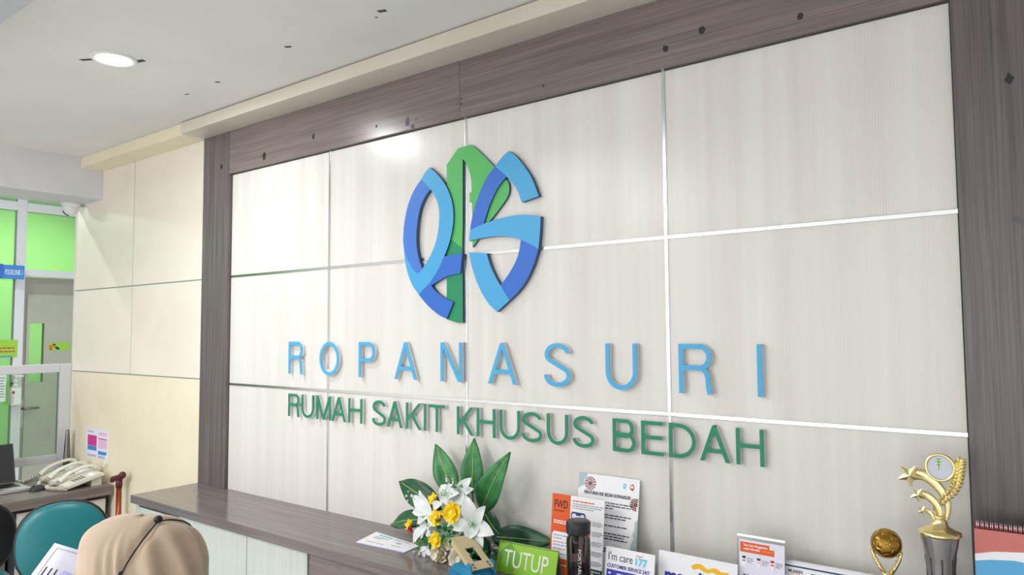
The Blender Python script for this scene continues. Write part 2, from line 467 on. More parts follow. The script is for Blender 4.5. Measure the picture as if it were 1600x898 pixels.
# the dark wooden frame around the white panels
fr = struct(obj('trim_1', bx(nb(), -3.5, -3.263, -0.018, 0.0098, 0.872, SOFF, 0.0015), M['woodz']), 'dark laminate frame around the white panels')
obj('frame_board', bx(nb(), -3.262, -1.7388, -0.018, 0.0098, 2.42, SOFF, 0.0012), M['woodx'], fr)
obj('frame_board', bx(nb(), -1.7372, -0.177, -0.018, 0.0098, 2.42, SOFF, 0.0012), M['woodx'], fr)
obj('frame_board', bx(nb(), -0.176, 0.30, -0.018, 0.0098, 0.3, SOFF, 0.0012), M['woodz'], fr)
def wall_scrap(p, r, a, m=None, n=5, seed=1):
    rnd = random.Random(seed)
    pts = [(p[0]+math.cos(a+2*PI*i/n)*r*rnd.uniform(0.55, 1.0), p[2]+math.sin(a+2*PI*i/n)*r*rnd.uniform(0.7, 1.15)) for i in range(n)]
    scrap(pts, lambda u, v, d: (u, -0.0183+0.0006*d, v), fr, m or M['blacktape'], 'tape_scrap' if m is None else 'tape_residue')
wall_scrap((-2.9659, -0.018, 2.4629), 0.022, 0.3, seed=3)
wall_scrap((-3.3326, -0.018, 2.4668), 0.018, 0.8, n=4, seed=4)
wall_scrap((-2.5966, -0.018, 2.4953), 0.016, 0.8, n=4, seed=5)
wall_scrap((-2.1899, -0.018, 2.4684), 0.008, 0.2, seed=6)
wall_scrap((-1.7287, -0.018, 2.4893), 0.006, 0.2, seed=7)
wall_scrap((-1.7288, -0.018, 2.47), 0.006, 0.2, seed=8)
wall_scrap((-1.3604, -0.018, 2.4587), 0.006, 0.2, seed=9)
wall_scrap((-0.9116, -0.018, 2.4769), 0.012, 0.2, seed=10, n=6)
wall_scrap((-0.7956, -0.018, 2.5038), 0.014, 1.2, seed=11)
wall_scrap((-0.5205, -0.018, 2.4703), 0.012, 0.2, seed=12, n=6)
wall_scrap((-0.0665, -0.018, 2.1965), 0.016, 0.1, seed=13, n=4)
wall_scrap((-2.0092, -0.018, 2.454), 0.020, 0.2, M['smudge'], seed=14)
wall_scrap((-1.981, -0.018, 2.431), 0.013, 0.9, M['smudge'], seed=15)
wall_scrap((-1.9635, -0.018, 2.4557), 0.008, 0.4, M['smudge'], seed=16)
wall_scrap((-0.0663, -0.018, 1.8729), 0.012, 0.4, M['smudge'], seed=17)
wall_scrap((-0.056, -0.018, 1.8646), 0.009, 0.9, M['smudge'], seed=18)

# the rest of the hall: right wall, glazed front, left wall past the screen
struct(obj('wall_right', bx(nb(), 3.0, 3.1, -6.2, 0.16, 0.0, 3.05), M['wallw']))
wf = struct(obj('wall_front', bx(nb(), -5.06, 3.0, -6.3, -6.2, 0.0, 0.35), M['wallw']))
obj('lintel', bx(nb(), -5.06, 3.0, -6.3, -6.2, 2.62, 3.05), M['wallw'], wf)
for i in range(6):
    obj('mullion', bx(nb(), -5.06+i*1.612-0.05, -5.06+i*1.612+0.05, -6.29, -6.21, 0.35, 2.62), M['alu'], wf)
struct(obj('wall_left', bx(nb(), -5.12, -5.04, -6.2, -1.7, 0.0, 2.46), M['wallw']))
struct(obj('wall_left', bx(nb(), -5.10, -5.062, -1.7, -0.006, 0.0, 0.69), M['wallw']), 'low wall under the glass screen')

# glass screen standing on the desk side of the corridor opening
sx0, sx1 = -5.095, -5.055
w1 = struct(obj('window_1', bx(nb(), sx0, sx1, -0.072, -0.006, 0.69, 1.44, 0.003), M['alu']), 'white framed glass screen beside the desk')
obj('rail', bx(nb(), sx0, sx1, -1.70, -0.073, 1.388, 1.44, 0.003), M['alu'], w1)
obj('rail', bx(nb(), sx0, sx1, -1.70, -0.073, 0.826, 0.876, 0.003), M['alu'], w1)
obj('stile', bx(nb(), sx0, sx1, -1.75, -1.70, 0.69, 1.44, 0.003), M['alu'], w1)
obj('pane', bx(nb(), -5.078, -5.072, -1.70, -0.073, 0.876, 1.388), M['glass'], w1)

# partition across the corridor: white aluminium, clear panes, grey door
px0, px1 = -7.04, -6.98
w2 = struct(obj('window_2', bx(nb(), px0, px1, 0.300, 0.372, 0.0, 3.10, 0.004), M['alu']), 'white aluminium partition across the corridor')
obj('transom', bx(nb(), px0, px1, -2.9, 0.300, 2.675, 2.75, 0.003), M['alu'], w2)
obj('transom', bx(nb(), px0, px1, 0.372, 1.6, 2.675, 2.75, 0.003), M['alu'], w2)
obj('transom', bx(nb(), px0, px1, 0.372, 1.6, 2.122, 2.18, 0.003), M['alu'], w2)
for (a, b, c, d) in ((-2.9, 0.300, 0.1, 2.675), (0.372, 1.6, 2.18, 2.675), (-2.9, 0.300, 2.75, 3.1), (0.372, 1.6, 2.75, 3.1)):
    obj('pane', bx(nb(), -7.013, -7.007, a, b, c, d), M['glass'], w2)
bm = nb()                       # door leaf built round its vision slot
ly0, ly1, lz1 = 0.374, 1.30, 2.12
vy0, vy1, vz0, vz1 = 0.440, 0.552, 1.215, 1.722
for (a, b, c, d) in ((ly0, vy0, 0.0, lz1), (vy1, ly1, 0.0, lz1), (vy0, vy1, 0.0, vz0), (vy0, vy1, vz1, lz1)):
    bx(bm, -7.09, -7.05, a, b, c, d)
d1 = struct(obj('door_1', bm, M['doorshade']), 'grey door with a narrow glass slot')  # dark leaf margin: shade of the door recess put into its colour
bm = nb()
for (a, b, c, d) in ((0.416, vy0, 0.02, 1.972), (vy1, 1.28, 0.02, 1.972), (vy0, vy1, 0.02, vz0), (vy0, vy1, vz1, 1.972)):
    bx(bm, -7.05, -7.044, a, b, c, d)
lab(obj('door_face', bm, M['doorm'], d1), 'lighter grey door face inside the painted shade margin')
obj('pane', bx(nb(), -7.075, -7.069, vy0, vy1, vz0, vz1), M['glass'], d1)
bm = nb(); bx(bm, -7.05, -7.036, 0.376, 0.412, 0.835, 1.085, 0.003)
tube(bm, [(-7.04, 0.394, 1.0), (-6.985, 0.394, 1.0), (-6.985, 0.42, 1.0), (-6.985, 0.51, 1.003)], 0.010, 8)
lab(obj('door_handle', bm, M['steel'], d1), 'steel lever handle on a long plate')
bm = nb(); bx(bm, -7.044, -7.0425, 0.590, 0.76, 1.487, 1.553)
st = lab(obj('door_sticker', bm, M['lime'], d1), 'lime sticker with a red and black figure')
for (yy, zz, r, mm) in ((0.606, 1.522, 0.014, 'orange'), (0.608, 1.500, 0.011, 'red'), (0.634, 1.523, 0.015, 'skin'), (0.634, 1.532, 0.013, 'ink'), (0.655, 1.508, 0.012, 'ink'), (0.668, 1.500, 0.010, 'ink')):
    obj('print', ball(nb(), (-7.0422, yy, zz), r, (0.06, 1, 1), 10, 6), M[mm], st)
struct(obj('wall_corridor', bx(nb(), -7.02, -5.06, 1.6, 1.7, 0.0, 3.1), M['wallw']))
struct(obj('wall_corridor', bx(nb(), -7.02, -5.12, -3.1, -3.0, 0.0, 3.1), M['wallw']))
# green clinic room behind the partition
wc = struct(obj('wall_clinic', bx(nb(), -9.1, -9.0, -3.1, 1.7, 0.0, 3.1), M['green']))
obj('wall_piece', bx(nb(), -9.0, -7.05, 1.6, 1.7, 0.0, 3.1), M['green'], wc)
obj('wall_piece', bx(nb(), -9.0, -7.05, -3.1, -3.0, 0.0, 3.1), M['green'], wc)
obj('wall_piece', bx(nb(), -8.0, -7.9, -3.0, 0.05, 0.0, 2.3), M['green2'], wc)

# ------------------------------------------------------------------ lamps
def area(name, loc, sx, sy, watts, parent=None, rgb=(1, 1, 1), shape='RECTANGLE'):
    L = bpy.data.lights.new(name, 'AREA'); L.shape = shape; L.size = sx; L.size_y = sy; L.energy = watts; L.color = rgb
    o = bpy.data.objects.new(name, L); o.location = loc; return link(o, parent)
p = (-2.8839, -0.7431, 2.695)
t = thing('downlight', 'round white recessed downlight shining in the grey ceiling', 'ceiling light', p)
bm = nb(); lathe(bm, [(0.062, -0.001), (0.066, -0.006), (0.078, -0.007), (0.083, -0.003), (0.083, 0.0)], 40)
obj('trim_ring', bm, M['white'], t)
obj('diffuser', lathe(nb(), [(0.0, -0.0042), (0.0625, -0.0042), (0.0625, -0.001)], 40), M['lamp'], t)
down0 = dup(t, (-5.74, -0.60, 3.10), 0, 'round white recessed downlight in the corridor ceiling beyond the beam')
area('downlight_lamp', (0, 0, -0.012), 0.12, 0.12, W_DOWN, t, (0.97, 0.98, 1.0), 'DISK')
area('downlight_lamp', (0, 0, -0.012), 0.12, 0.12, W_CORR, down0, (0.97, 0.98, 1.0), 'DISK')
def led_panel(x, y, z, watts, label, first=[None]):
    if first[0] is None:
        t = thing('panel_light', label, 'ceiling light', (x, y, z), 0, 'square ceiling panel lights of the hall')
        bm = nb()
        for (a, b, c, d) in ((-0.31, 0.31, -0.31, -0.29), (-0.31, 0.31, 0.29, 0.31), (-0.31, -0.29, -0.29, 0.29), (0.29, 0.31, -0.29, 0.29)):
            bx(bm, a, b, c, d, -0.014, 0.0)
        obj('frame', bm, M['alu'], t); obj('diffuser', bx(nb(), -0.29, 0.29, -0.29, 0.29, -0.008, 0.0), M['lampp'], t)
        first[0] = t
    else: t = dup(first[0], (x, y, z), 0, label)
    area('panel_lamp', (0, 0, -0.018), 0.56, 0.56, watts, t, (1.0, 0.995, 0.985))
for i, (x, y, k) in enumerate(((-3.0, -2.5, 1.0), (-3.0, -4.3, 0.8))):  # unseen panel lights added as a light source for the hall
    led_panel(x, y, TRAY, W_PANEL*k, 'square white panel light added unseen in the hall ceiling, %s' % ['nearest the wooden frame', 'nearest the front glazing', 'farthest from the corridor'][i])
led_panel(-8.3, -1.2, 3.10, W_CLINIC, 'square white panel light in the green clinic ceiling')
led_panel(-7.9, 0.9, 3.10, W_CLINIC*0.6, 'square white panel light in the green clinic ceiling above the door')

# ------------------------------------------------------------------ counter along the feature wall
CT = 0.872
wt = obj('worktop', bx(nb(), -3.515, 0.55, -0.342, -0.0005, CT-0.036, CT, 0.0015), M['top'])
tag(rebase(wt), 'long glossy dark wood-grain worktop under the white panels', 'worktop')
t = thing('low_cabinet', 'pale laminate base cabinet under the long dark worktop', 'cabinet', (-2.6, -0.17, 0.0))
zc = CT-0.0365
obj('side_panel', bx(nb(), -3.49, -3.46, -0.328, -0.02, 0.0, zc), M['cab'], t, True)
obj('carcass', bx(nb(), -3.46, -2.21, -0.30, -0.02, 0.06, zc), M['dgrey'], t, True)
obj('door', bx(nb(), -3.455, -3.145, -0.333, -0.312, 0.05, zc-0.012, 0.001), M['cab'], t, True)
obj('filler_strip', bx(nb(), -3.145, -3.115, -0.333, -0.312, 0.05, zc-0.012, 0.001), M['deskcab'], t, True)
obj('door', bx(nb(), -3.098, -2.586, -0.328, -0.310, 0.05, zc-0.003, 0.001), M['cab'], t, True)
obj('door', bx(nb(), -2.582, -2.205, -0.328, -0.310, 0.05, zc-0.003, 0.001), M['cab'], t, True)
lab(obj('dark_panel', bx(nb(), -2.200, 0.50, -0.322, -0.02, 0.0, zc, 0.001), M['woodx'], t, True), 'dark wood-grain front panel')

# ------------------------------------------------------------------ desk in the corner with drawers
DT = 0.751
dk = obj('corner_desk', bx(nb(), -5.04, -4.432, -1.62, -0.012, DT-0.055, DT, 0.002), M['woody'])
tag(rebase(dk), 'dark wood-grain desk worktop in the corner below the glass screen', 'desk')
t = thing('desk_cabinet', 'pale drawer unit under the dark corner desk', 'cabinet', (-4.7, -0.25, 0.0))
obj('carcass', bx(nb(), -5.02, -4.475, -0.505, -0.03, 0.0, DT-0.0555), M['dgrey'], t, True)
dr = obj('drawer', bx(nb(), -4.475, -4.455, -0.485, -0.04, 0.46, DT-0.075, 0.002), M['deskcab'], t, True)
obj('drawer', bx(nb(), -4.475, -4.455, -0.485, -0.04, 0.25, 0.455, 0.002), M['deskcab'], t, True)
obj('drawer', bx(nb(), -4.475, -4.455, -0.485, -0.04, 0.04, 0.245, 0.002), M['deskcab'], t, True)
t = thing('desk_leg_panel', 'grey laminate leg panel under the left part of the corner desk', 'desk leg', (-4.75, -0.9, 0.0))
obj('panel', bx(nb(), -5.02, -4.50, -0.70, -0.52, 0.0, DT-0.0555, 0.002), M['grey'], t, True)
obj('panel', bx(nb(), -5.02, -4.50, -1.60, -1.56, 0.0, DT-0.0555, 0.002), M['grey'], t, True)

# ================================================================== LOGO
lg = thing('wall_logo', 'large blue and green interlaced emblem raised on the white panels', 'logo', (-1.70, 0.0, 1.75))
def logo_piece(pts, m, y0, y1, label, n=4):
    q = catmull(pts, n, closed=True)
    if sum(a[0]*b[1]-b[0]*a[1] for a, b in zip(q, q[1:]+q[:1])) < 0: q = q[::-1]
    lab(obj('logo_piece', prism(nb(), q, lambda a, b, d: (a, d, b), y0, y1, 0, 1), [M[m], M['lside']], lg, True), label)
YB, YG = -0.018, -0.011
logo_piece([(-1.7297, 2.2648), (-1.7131, 2.2453), (-1.6979, 2.2135), (-1.6893, 2.1785), (-1.6873, 2.1362), (-1.6971, 2.1349), (-1.6973, 2.0996), (-1.6853, 2.0982), (-1.6836, 2.0019), (-1.6839, 1.9336), (-1.6547, 1.9636), (-1.6279, 2.0050), (-1.5963, 2.0266), (-1.5341, 2.0850), (-1.5168, 2.1113), (-1.5155, 2.1394), (-1.5285, 2.1613), (-1.5845, 2.2181), (-1.6777, 2.3034), (-1.7129, 2.3099), (-1.7520, 2.3085), (-1.8092, 2.2551), (-1.8093, 2.1772), (-1.8096, 2.0478), (-1.8098, 1.9757), (-1.7847, 1.9685), (-1.7332, 1.9331), (-1.7306, 2.0399), (-1.7301, 2.1670)], 'lgreen', YG, 0.0, 'light green leaf piece')
logo_piece([(-1.8098, 1.9757), (-1.7847, 1.9685), (-1.7332, 1.9331), (-1.7316, 1.7880), (-1.7310, 1.6597), (-1.7598, 1.6617), (-1.8104, 1.6742), (-1.8101, 1.8338)], 'dgreen', YG, 0.0, 'dark green stem piece')
logo_piece([(-1.9367, 2.2138), (-1.9760, 2.1751), (-2.0071, 2.1205), (-2.0258, 2.0595), (-2.0332, 1.9972), (-2.0306, 1.9655), (-2.0192, 1.9289), (-2.0003, 1.8964), (-1.9755, 1.8666), (-1.9510, 1.8494), (-1.9304, 1.8676), (-1.9486, 1.9108), (-1.9597, 1.9556), (-1.9610, 2.0088), (-1.9537, 2.0613), (-1.9391, 2.1085), (-1.9148, 2.1455), (-1.8872, 2.1703)], 'mblue', YB, -0.0, 'mid blue left arc')
logo_piece([(-1.8908, 2.2552), (-1.8435, 2.2153), (-1.8030, 2.1666), (-1.7780, 2.1121), (-1.7702, 2.0601), (-1.7749, 2.0095), (-1.7898, 1.9597), (-1.8150, 1.9104), (-1.8498, 1.8569), (-1.8909, 1.8116), (-1.9485, 1.7705), (-1.9816, 1.8069), (-2.0065, 1.8524), (-2.0229, 1.9068), (-2.0306, 1.9655), (-2.0192, 1.9289), (-2.0003, 1.8964), (-1.9755, 1.8666), (-1.9510, 1.8494), (-1.9304, 1.8676), (-1.8968, 1.9030), (-1.8672, 1.9486), (-1.8484, 1.9989), (-1.8414, 2.0501), (-1.8436, 2.0936), (-1.8577, 2.1300), (-1.8872, 2.1703), (-1.9367, 2.2138), (-1.9148, 2.2383)], 'lblue', YB, -0.0, 'light blue right arc of the Q shape')
logo_piece([(-1.8162, 1.9079), (-1.7752, 1.9111), (-1.7272, 1.9128), (-1.7374, 1.8406), (-1.7867, 1.8365), (-1.8324, 1.8243), (-1.8827, 1.8026), (-1.8909, 1.8116), (-1.8498, 1.8569)], 'dblue', YB, -0.0, 'dark blue upper tail')
logo_piece([(-1.9485, 1.7705), (-1.8909, 1.8116), (-1.8827, 1.8026), (-1.8615, 1.7802), (-1.8210, 1.7557), (-1.7712, 1.7364), (-1.8041, 1.6757), (-1.8384, 1.6882), (-1.8792, 1.7121), (-1.9147, 1.7389)], 'dblue', YB, -0.0, 'dark blue lower tail')
logo_piece([(-1.5102, 2.2586), (-1.4775, 2.2334), (-1.4387, 2.1878), (-1.4103, 2.1444), (-1.3844, 2.0840), (-1.4564, 2.0712), (-1.4785, 2.1215), (-1.5210, 2.1696), (-1.5717, 2.2126), (-1.5427, 2.2393)], 'lblue', YB, -0.0, 'light blue top of the S shape')
logo_piece([(-1.5717, 2.2126), (-1.5210, 2.1696), (-1.5589, 2.1357), (-1.5902, 2.0905), (-1.6114, 2.0478), (-1.6253, 2.0122), (-1.6896, 1.9958), (-1.6807, 2.0342), (-1.6643, 2.0824), (-1.6372, 2.1373), (-1.6052, 2.1828)], 'dblue', YB, -0.0, 'dark blue upper diagonal')
logo_piece([(-1.6896, 1.9958), (-1.6253, 2.0122), (-1.5597, 2.0237), (-1.4992, 2.0281), (-1.4404, 2.0260), (-1.3768, 2.0140), (-1.3801, 1.9655), (-1.3874, 1.9043), (-1.4222, 1.9240), (-1.4606, 1.9412), (-1.4998, 1.9540), (-1.5602, 1.9623), (-1.6224, 1.9627), (-1.6952, 1.9563)], 'lblue', YB, -0.0, 'light blue middle band')
logo_piece([(-1.4606, 1.9412), (-1.4222, 1.9240), (-1.3874, 1.9043), (-1.4087, 1.8516), (-1.4378, 1.8027), (-1.4720, 1.7651), (-1.5116, 1.7351), (-1.5513, 1.7882), (-1.5209, 1.8186), (-1.4908, 1.8566), (-1.4708, 1.8947)], 'dblue', YB, -0.0, 'dark blue lower right arc')
logo_piece([(-1.6954, 1.9147), (-1.6123, 1.9063), (-1.5969, 1.8630), (-1.5766, 1.8255), (-1.5513, 1.7882), (-1.5116, 1.7351), (-1.5673, 1.6960), (-1.6082, 1.7300), (-1.6446, 1.7800), (-1.6710, 1.8345), (-1.6869, 1.8809)], 'lblue', YB, -0.0, 'light blue lower left arc')

# ================================================================== RAISED LETTERS
def arc(cx, cz, rx, rz, a0, a1, n=14):
    return [(cx+rx*math.cos(math.radians(a0+(a1-a0)*i/n)), cz+rz*math.sin(math.radians(a0+(a1-a0)*i/n))) for i in range(n+1)]
def glyph(ch, W, H, s):
    """list of convex quads / polygons in (x, z) making one sans letter with stroke s"""
    h = s/2; out = []
    def rect(x0, z0, x1, z1): out.append([(x0,z0),(x1,z0),(x1,z1),(x0,z1)])
    def diag(x0, z0, x1, z1, hw=None):
        k = hw or h*1.12; out.append([(x0-k,z0),(x0+k,z0),(x1+k,z1),(x1-k,z1)])
    def rib(pts, closed=False):
        L = len(pts); nn = []
        for i in range(L):
            a = Vector(pts[i-1] if (i or closed) else pts[0]); b = Vector(pts[(i+1) % L] if (i < L-1 or closed) else pts[-1])
            d = (b-a).normalized(); nn.append(Vector((-d.y, d.x))*h)
        for i in range(L if closed else L-1):
            j = (i+1) % L; p, q = Vector(pts[i]), Vector(pts[j])
            out.append(('strip', [tuple(p-nn[i]), tuple(q-nn[j]), tuple(q+nn[j]), tuple(p+nn[i])], i == 0 and not closed, i == L-2 and not closed))
    if ch == 'I': rect(0, 0, s, H)
    elif ch == 'H': rect(0,0,s,H); rect(W-s,0,W,H); rect(s,H*.53-h,W-s,H*.53+h)
    elif ch == 'T': rect(W/2-h,0,W/2+h,H-s); rect(0,H-s,W,H)
    elif ch == 'E': rect(0,0,s,H); rect(s,0,W,s); rect(s,H-s,W*.98,H); rect(s,H*.52-h,W*.94,H*.52+h)
    elif ch == 'A': diag(h*1.1,0,W/2,H); diag(W-h*1.1,0,W/2,H); rect(W*.22,H*.30-h,W*.78,H*.30+h)
    elif ch == 'N': rect(0,0,s,H); rect(W-s,0,W,H); diag(s*.75,H,W-s*.75,0,h*1.2)
    elif ch == 'M': rect(0,0,s,H); rect(W-s,0,W,H); diag(s*.7,H,W/2,0); diag(W-s*.7,H,W/2,0)
    elif ch == 'K': rect(0,0,s,H); diag(s*.9,H*.36,W-s*.8,H,h*1.35); diag(W*.36,H*.56,W-s*.7,0,h*1.3)
    elif ch == 'U': rib([(h,H),(h,H*.62)]+arc(W/2,W*.5+h*.2,W/2-h,W*.5-h*.8,180,360)+[(W-h,H*.62),(W-h,H)])
    elif ch == 'O': rib(arc(W/2,H/2,W/2-h,H/2-h,0,360,36)[:-1], True)
    elif ch == 'S':
        r = H*.27
        rib(arc(W/2,H*.745,W/2-h*1.4,H*.255-h,8,100,10)+arc(W/2,H*.745,W/2-h*1.4,H*.255-h,110,215,8)
            +[(W*.40,H*.545),(W*.62,H*.465)]
            +arc(W/2,H*.26,W/2-h,H*.26-h,35,-75,9)+arc(W/2,H*.26,W/2-h,H*.26-h,-90,-184,9))
    elif ch in 'PR':
        rect(0,0,s,H); b = H*.56 if ch == 'P' else H*.53
        top, bot = H-h, H-b+h; r = (top-bot)/2; xr = W-h-(W*.05 if ch == 'R' else 0)
        rib([(s*.9,top),(xr-r*.9,top)]+arc(xr-r*.9,(top+bot)/2,r*.9,r,90,-90)+[(s*.9,bot)])
        if ch == 'R': rib([(W*.52,bot),(W*.70,bot-H*.02),(W*.80,bot-H*.09),(W*.84,bot-H*.2),(W*.86,H*.1),(W*.90,0.0)])
    elif ch == 'B':
        rect(0,0,s,H)
        for (z0, z1, xr) in ((H*.49,H-h,W*.93-h),(h,H*.53,W-h)):
            r = (z1-z0)/2; rib([(s*.9,z1),(xr-r*.9,z1)]+arc(xr-r*.9,(z0+z1)/2,r*.9,r,90,-90)+[(s*.9,z0)])
    elif ch == 'D':
        rect(0,0,s,H); r = H/2-h; rib([(s*.9,H-h),(W*.35,H-h)]+arc(W*.35,H/2,W*.65-h,r,90,-90,18)+[(s*.9,h)])
    return out
def letter(ch, x0, x1, z0, z1, s, m, label, group):
    W, H = x1-x0, z1-z0
    if ch == 'I': W = s
    pol = glyph(ch, W, H, s)
    def build(ya, yb):
        bm = nb(); k = 0; rid = 0
        for g in pol:
            if isinstance(g, tuple):
                _, q, c0, c1 = g; rid += c0; fa = [bm.verts.new((a, ya-0.0004-0.0003*rid, b)) for a, b in q]; fb = [bm.verts.new((a, yb, b)) for a, b in q]
                bm.faces.new(fa); bm.faces.new((fa[0], fa[1], fb[1], fb[0])); bm.faces.new((fa[2], fa[3], fb[3], fb[2]))
                if c0: bm.faces.new((fa[3], fa[0], fb[0], fb[3]))
                if c1: bm.faces.new((fa[1], fa[2], fb[2], fb[1]))
            else:
                e = 0.00012*k; k += 1
                prism(bm, g, lambda a, b, d: (a, d, b), ya-e, yb)
        bmesh.ops.remove_doubles(bm, verts=bm.verts[:], dist=1e-6)
        return bm
    o = obj('sign_letter', build(-0.0150, -0.0002), M['letside'])
    o.location = (x0, 0.0, z0); tag(o, label, 'letter', group)
    obj('face_plate', build(-0.0172, -0.0152), M[m], o)
def row(words, xs, z0, z1, s, m, col, name):
    k = 0; Y = -0.0195
    for wd in words:
        for i, ch in enumerate(wd):
            (xa, xb) = xs[k]; k += 1
            pr, nx = (wd[i-1] if i else None), (wd[i+1] if i < len(wd)-1 else None)
            if pr and nx: pos = 'between %s and %s' % (pr, nx)
            elif nx: pos = 'first of its word, before %s' % nx
            else: pos = 'last of its word, after %s' % pr
            letter(ch, xa, xb, z0, z1, s, m, '%s raised letter %s %s in %s' % (col, ch, pos, ('the word '+wd) if len(words) > 1 else name), '%s raised letters of %s' % (col, name))
def spans(a): return a
row(['ROPANASURI'], [(a[0], b[0]) for a, b in zip(
    [(-2.7628, -0.0172, 1.5122), (-2.5438, -0.0172, 1.516), (-2.2924, -0.0172, 1.5205), (-2.0822, -0.0172, 1.5242), (-1.8371, -0.0172, 1.5285), (-1.6104, -0.0172, 1.5324), (-1.3692, -0.0172, 1.5367), (-1.1356, -0.0172, 1.5408), (-0.8914, -0.0172, 1.5451), (-0.6621, -0.0172, 1.5491)],
    [(-2.6567, -0.0172, 1.5141), (-2.4149, -0.0172, 1.5183), (-2.1944, -0.0172, 1.5222), (-1.9598, -0.0172, 1.5263), (-1.7315, -0.0172, 1.5303), (-1.4835, -0.0172, 1.5347), (-1.2659, -0.0172, 1.5385), (-1.0266, -0.0172, 1.5427), (-0.7865, -0.0172, 1.5469), (-0.6473, -0.0172, 1.5494)])],
    1.63-0.185, 1.63-0.042, 0.0142, 'letb', 'blue', 'the upper row')
row(['RUMAH', 'SAKIT', 'KHUSUS', 'BEDAH'], [(a[0], b[0]) for a, b in zip(
    [(-2.7609, -0.0172, 1.2843), (-2.6643, -0.0172, 1.2901), (-2.5623, -0.0172, 1.2962), (-2.4601, -0.0172, 1.3024), (-2.3538, -0.0172, 1.3087),
     (-2.2081, -0.0172, 1.3175), (-2.1229, -0.0172, 1.3226), (-2.0179, -0.0172, 1.3289), (-1.9225, -0.0172, 1.3346), (-1.8976, -0.0172, 1.3361),
     (-1.7569, -0.0172, 1.3445), (-1.6629, -0.0172, 1.3502), (-1.5587, -0.0172, 1.3564), (-1.4634, -0.0172, 1.3621), (-1.3609, -0.0172, 1.3683), (-1.2597, -0.0172, 1.3743),
     (-1.1144, -0.0172, 1.383), (-1.0167, -0.0172, 1.3889), (-0.927, -0.0172, 1.3943), (-0.8319, -0.0172, 1.4), (-0.7264, -0.0172, 1.4063)],
    [(-2.6778, -0.0172, 1.2893), (-2.5798, -0.0172, 1.2952), (-2.4664, -0.0172, 1.302), (-2.3699, -0.0172, 1.3078), (-2.2692, -0.0172, 1.3138),
     (-2.1302, -0.0172, 1.3221), (-2.0372, -0.0172, 1.3277), (-1.9342, -0.0172, 1.3339), (-1.9059, -0.0172, 1.3356), (-1.815, -0.0172, 1.341),
     (-1.6763, -0.0172, 1.3494), (-1.5785, -0.0172, 1.3552), (-1.4715, -0.0172, 1.3616), (-1.3802, -0.0172, 1.3671), (-1.2781, -0.0172, 1.3732), (-1.1798, -0.0172, 1.3791),
     (-1.036, -0.0172, 1.3877), (-0.9454, -0.0172, 1.3932), (-0.8435, -0.0172, 1.3993), (-0.7446, -0.0172, 1.4052), (-0.6494, -0.0172, 1.4109)])],
    1.63-0.373, 1.63-0.273, 0.0112, 'letg', 'green', 'the lower row')

# ================================================================== CORRIDOR SIDE
RZ90 = Matrix.Rotation(PI/2, 4, 'Z')
def face_x(x, y, z): return T((x, y, z)) @ RZ90            # print on a face that looks along +x
a, b, c = (-6.88, 0.1457, 2.1995), (-6.88, 0.3334, 2.2017), (-6.88, 0.3368, 2.0863)
t = thing('projecting_sign', 'small blue room sign on the white corridor post', 'sign', (-6.90, (a[1]+b[1])/2, c[2]))
hh = b[2]-c[2]
obj('plate', bx(nb(), -6.905, -6.885, a[1], b[1], c[2], b[2], 0.002), M['signblue'], t, True)
lab(obj('end_block', bx(nb(), -6.975, -6.870, a[1]-0.05, a[1]+0.03, c[2]+0.004, b[2]+0.004, 0.002), M['signblued'], t, True), 'darker blue end block')
o = text('POLIKLINIK 1', M['white'], t, T((0.0155, -0.045, hh*0.30)) @ RZ90, hh*0.55, 0.125); lab(o, 'white lettering')
a, b = (-6.975, 0.1898, 1.5833), (-6.975, 0.3318, 1.4366)
t = thing('notice_board', 'lime green notice with two lines of red print on the corridor partition', 'notice', (-6.975, (a[1]+b[1])/2, b[2]))
wd, hh = b[1]-a[1], a[2]-b[2]
obj('plate', bx(nb(), -0.0085, 0.0, -wd/2, wd/2, 0.0, hh, 0.001), M['lime'], t)
for k in range(2):
    bm = nb(); rnd = random.Random(k); y = -wd*0.42
    while y < wd*0.32:
        L = rnd.uniform(0.014, 0.03); bx(bm, 0.0002, 0.0008, y, y+L, hh*(0.30+0.20*k), hh*(0.38+0.20*k)); y += L+0.006
    lab(obj('print_line', bm, M['red'], t), 'dark red line of print')
obj('stripe', bx(nb(), 0.0002, 0.0008, -wd*0.5, wd*0.22, hh*0.02, hh*0.10), M['bluep'], t)
a, b = (-6.975, 0.1941, 1.2944), (-6.975, 0.2572, 1.075)
t = thing('paper_notice', 'white printed sheet taped below the lime notice in the corridor', 'notice', (-6.975, (a[1]+b[1])/2, b[2]))
wd, hh = b[1]-a[1], a[2]-b[2]
obj('sheet', bx(nb(), -0.003, -0.0005, -wd/2, wd/2, 0, hh), M['paper'], t)
for k in range(8):
    obj('print_line', bx(nb(), -0.0004, 0.0002, -wd*0.38, wd*(0.38-0.1*(k % 3)), hh*(0.9-0.1*k)-0.008, hh*(0.9-0.1*k)), M['inkg'], t)
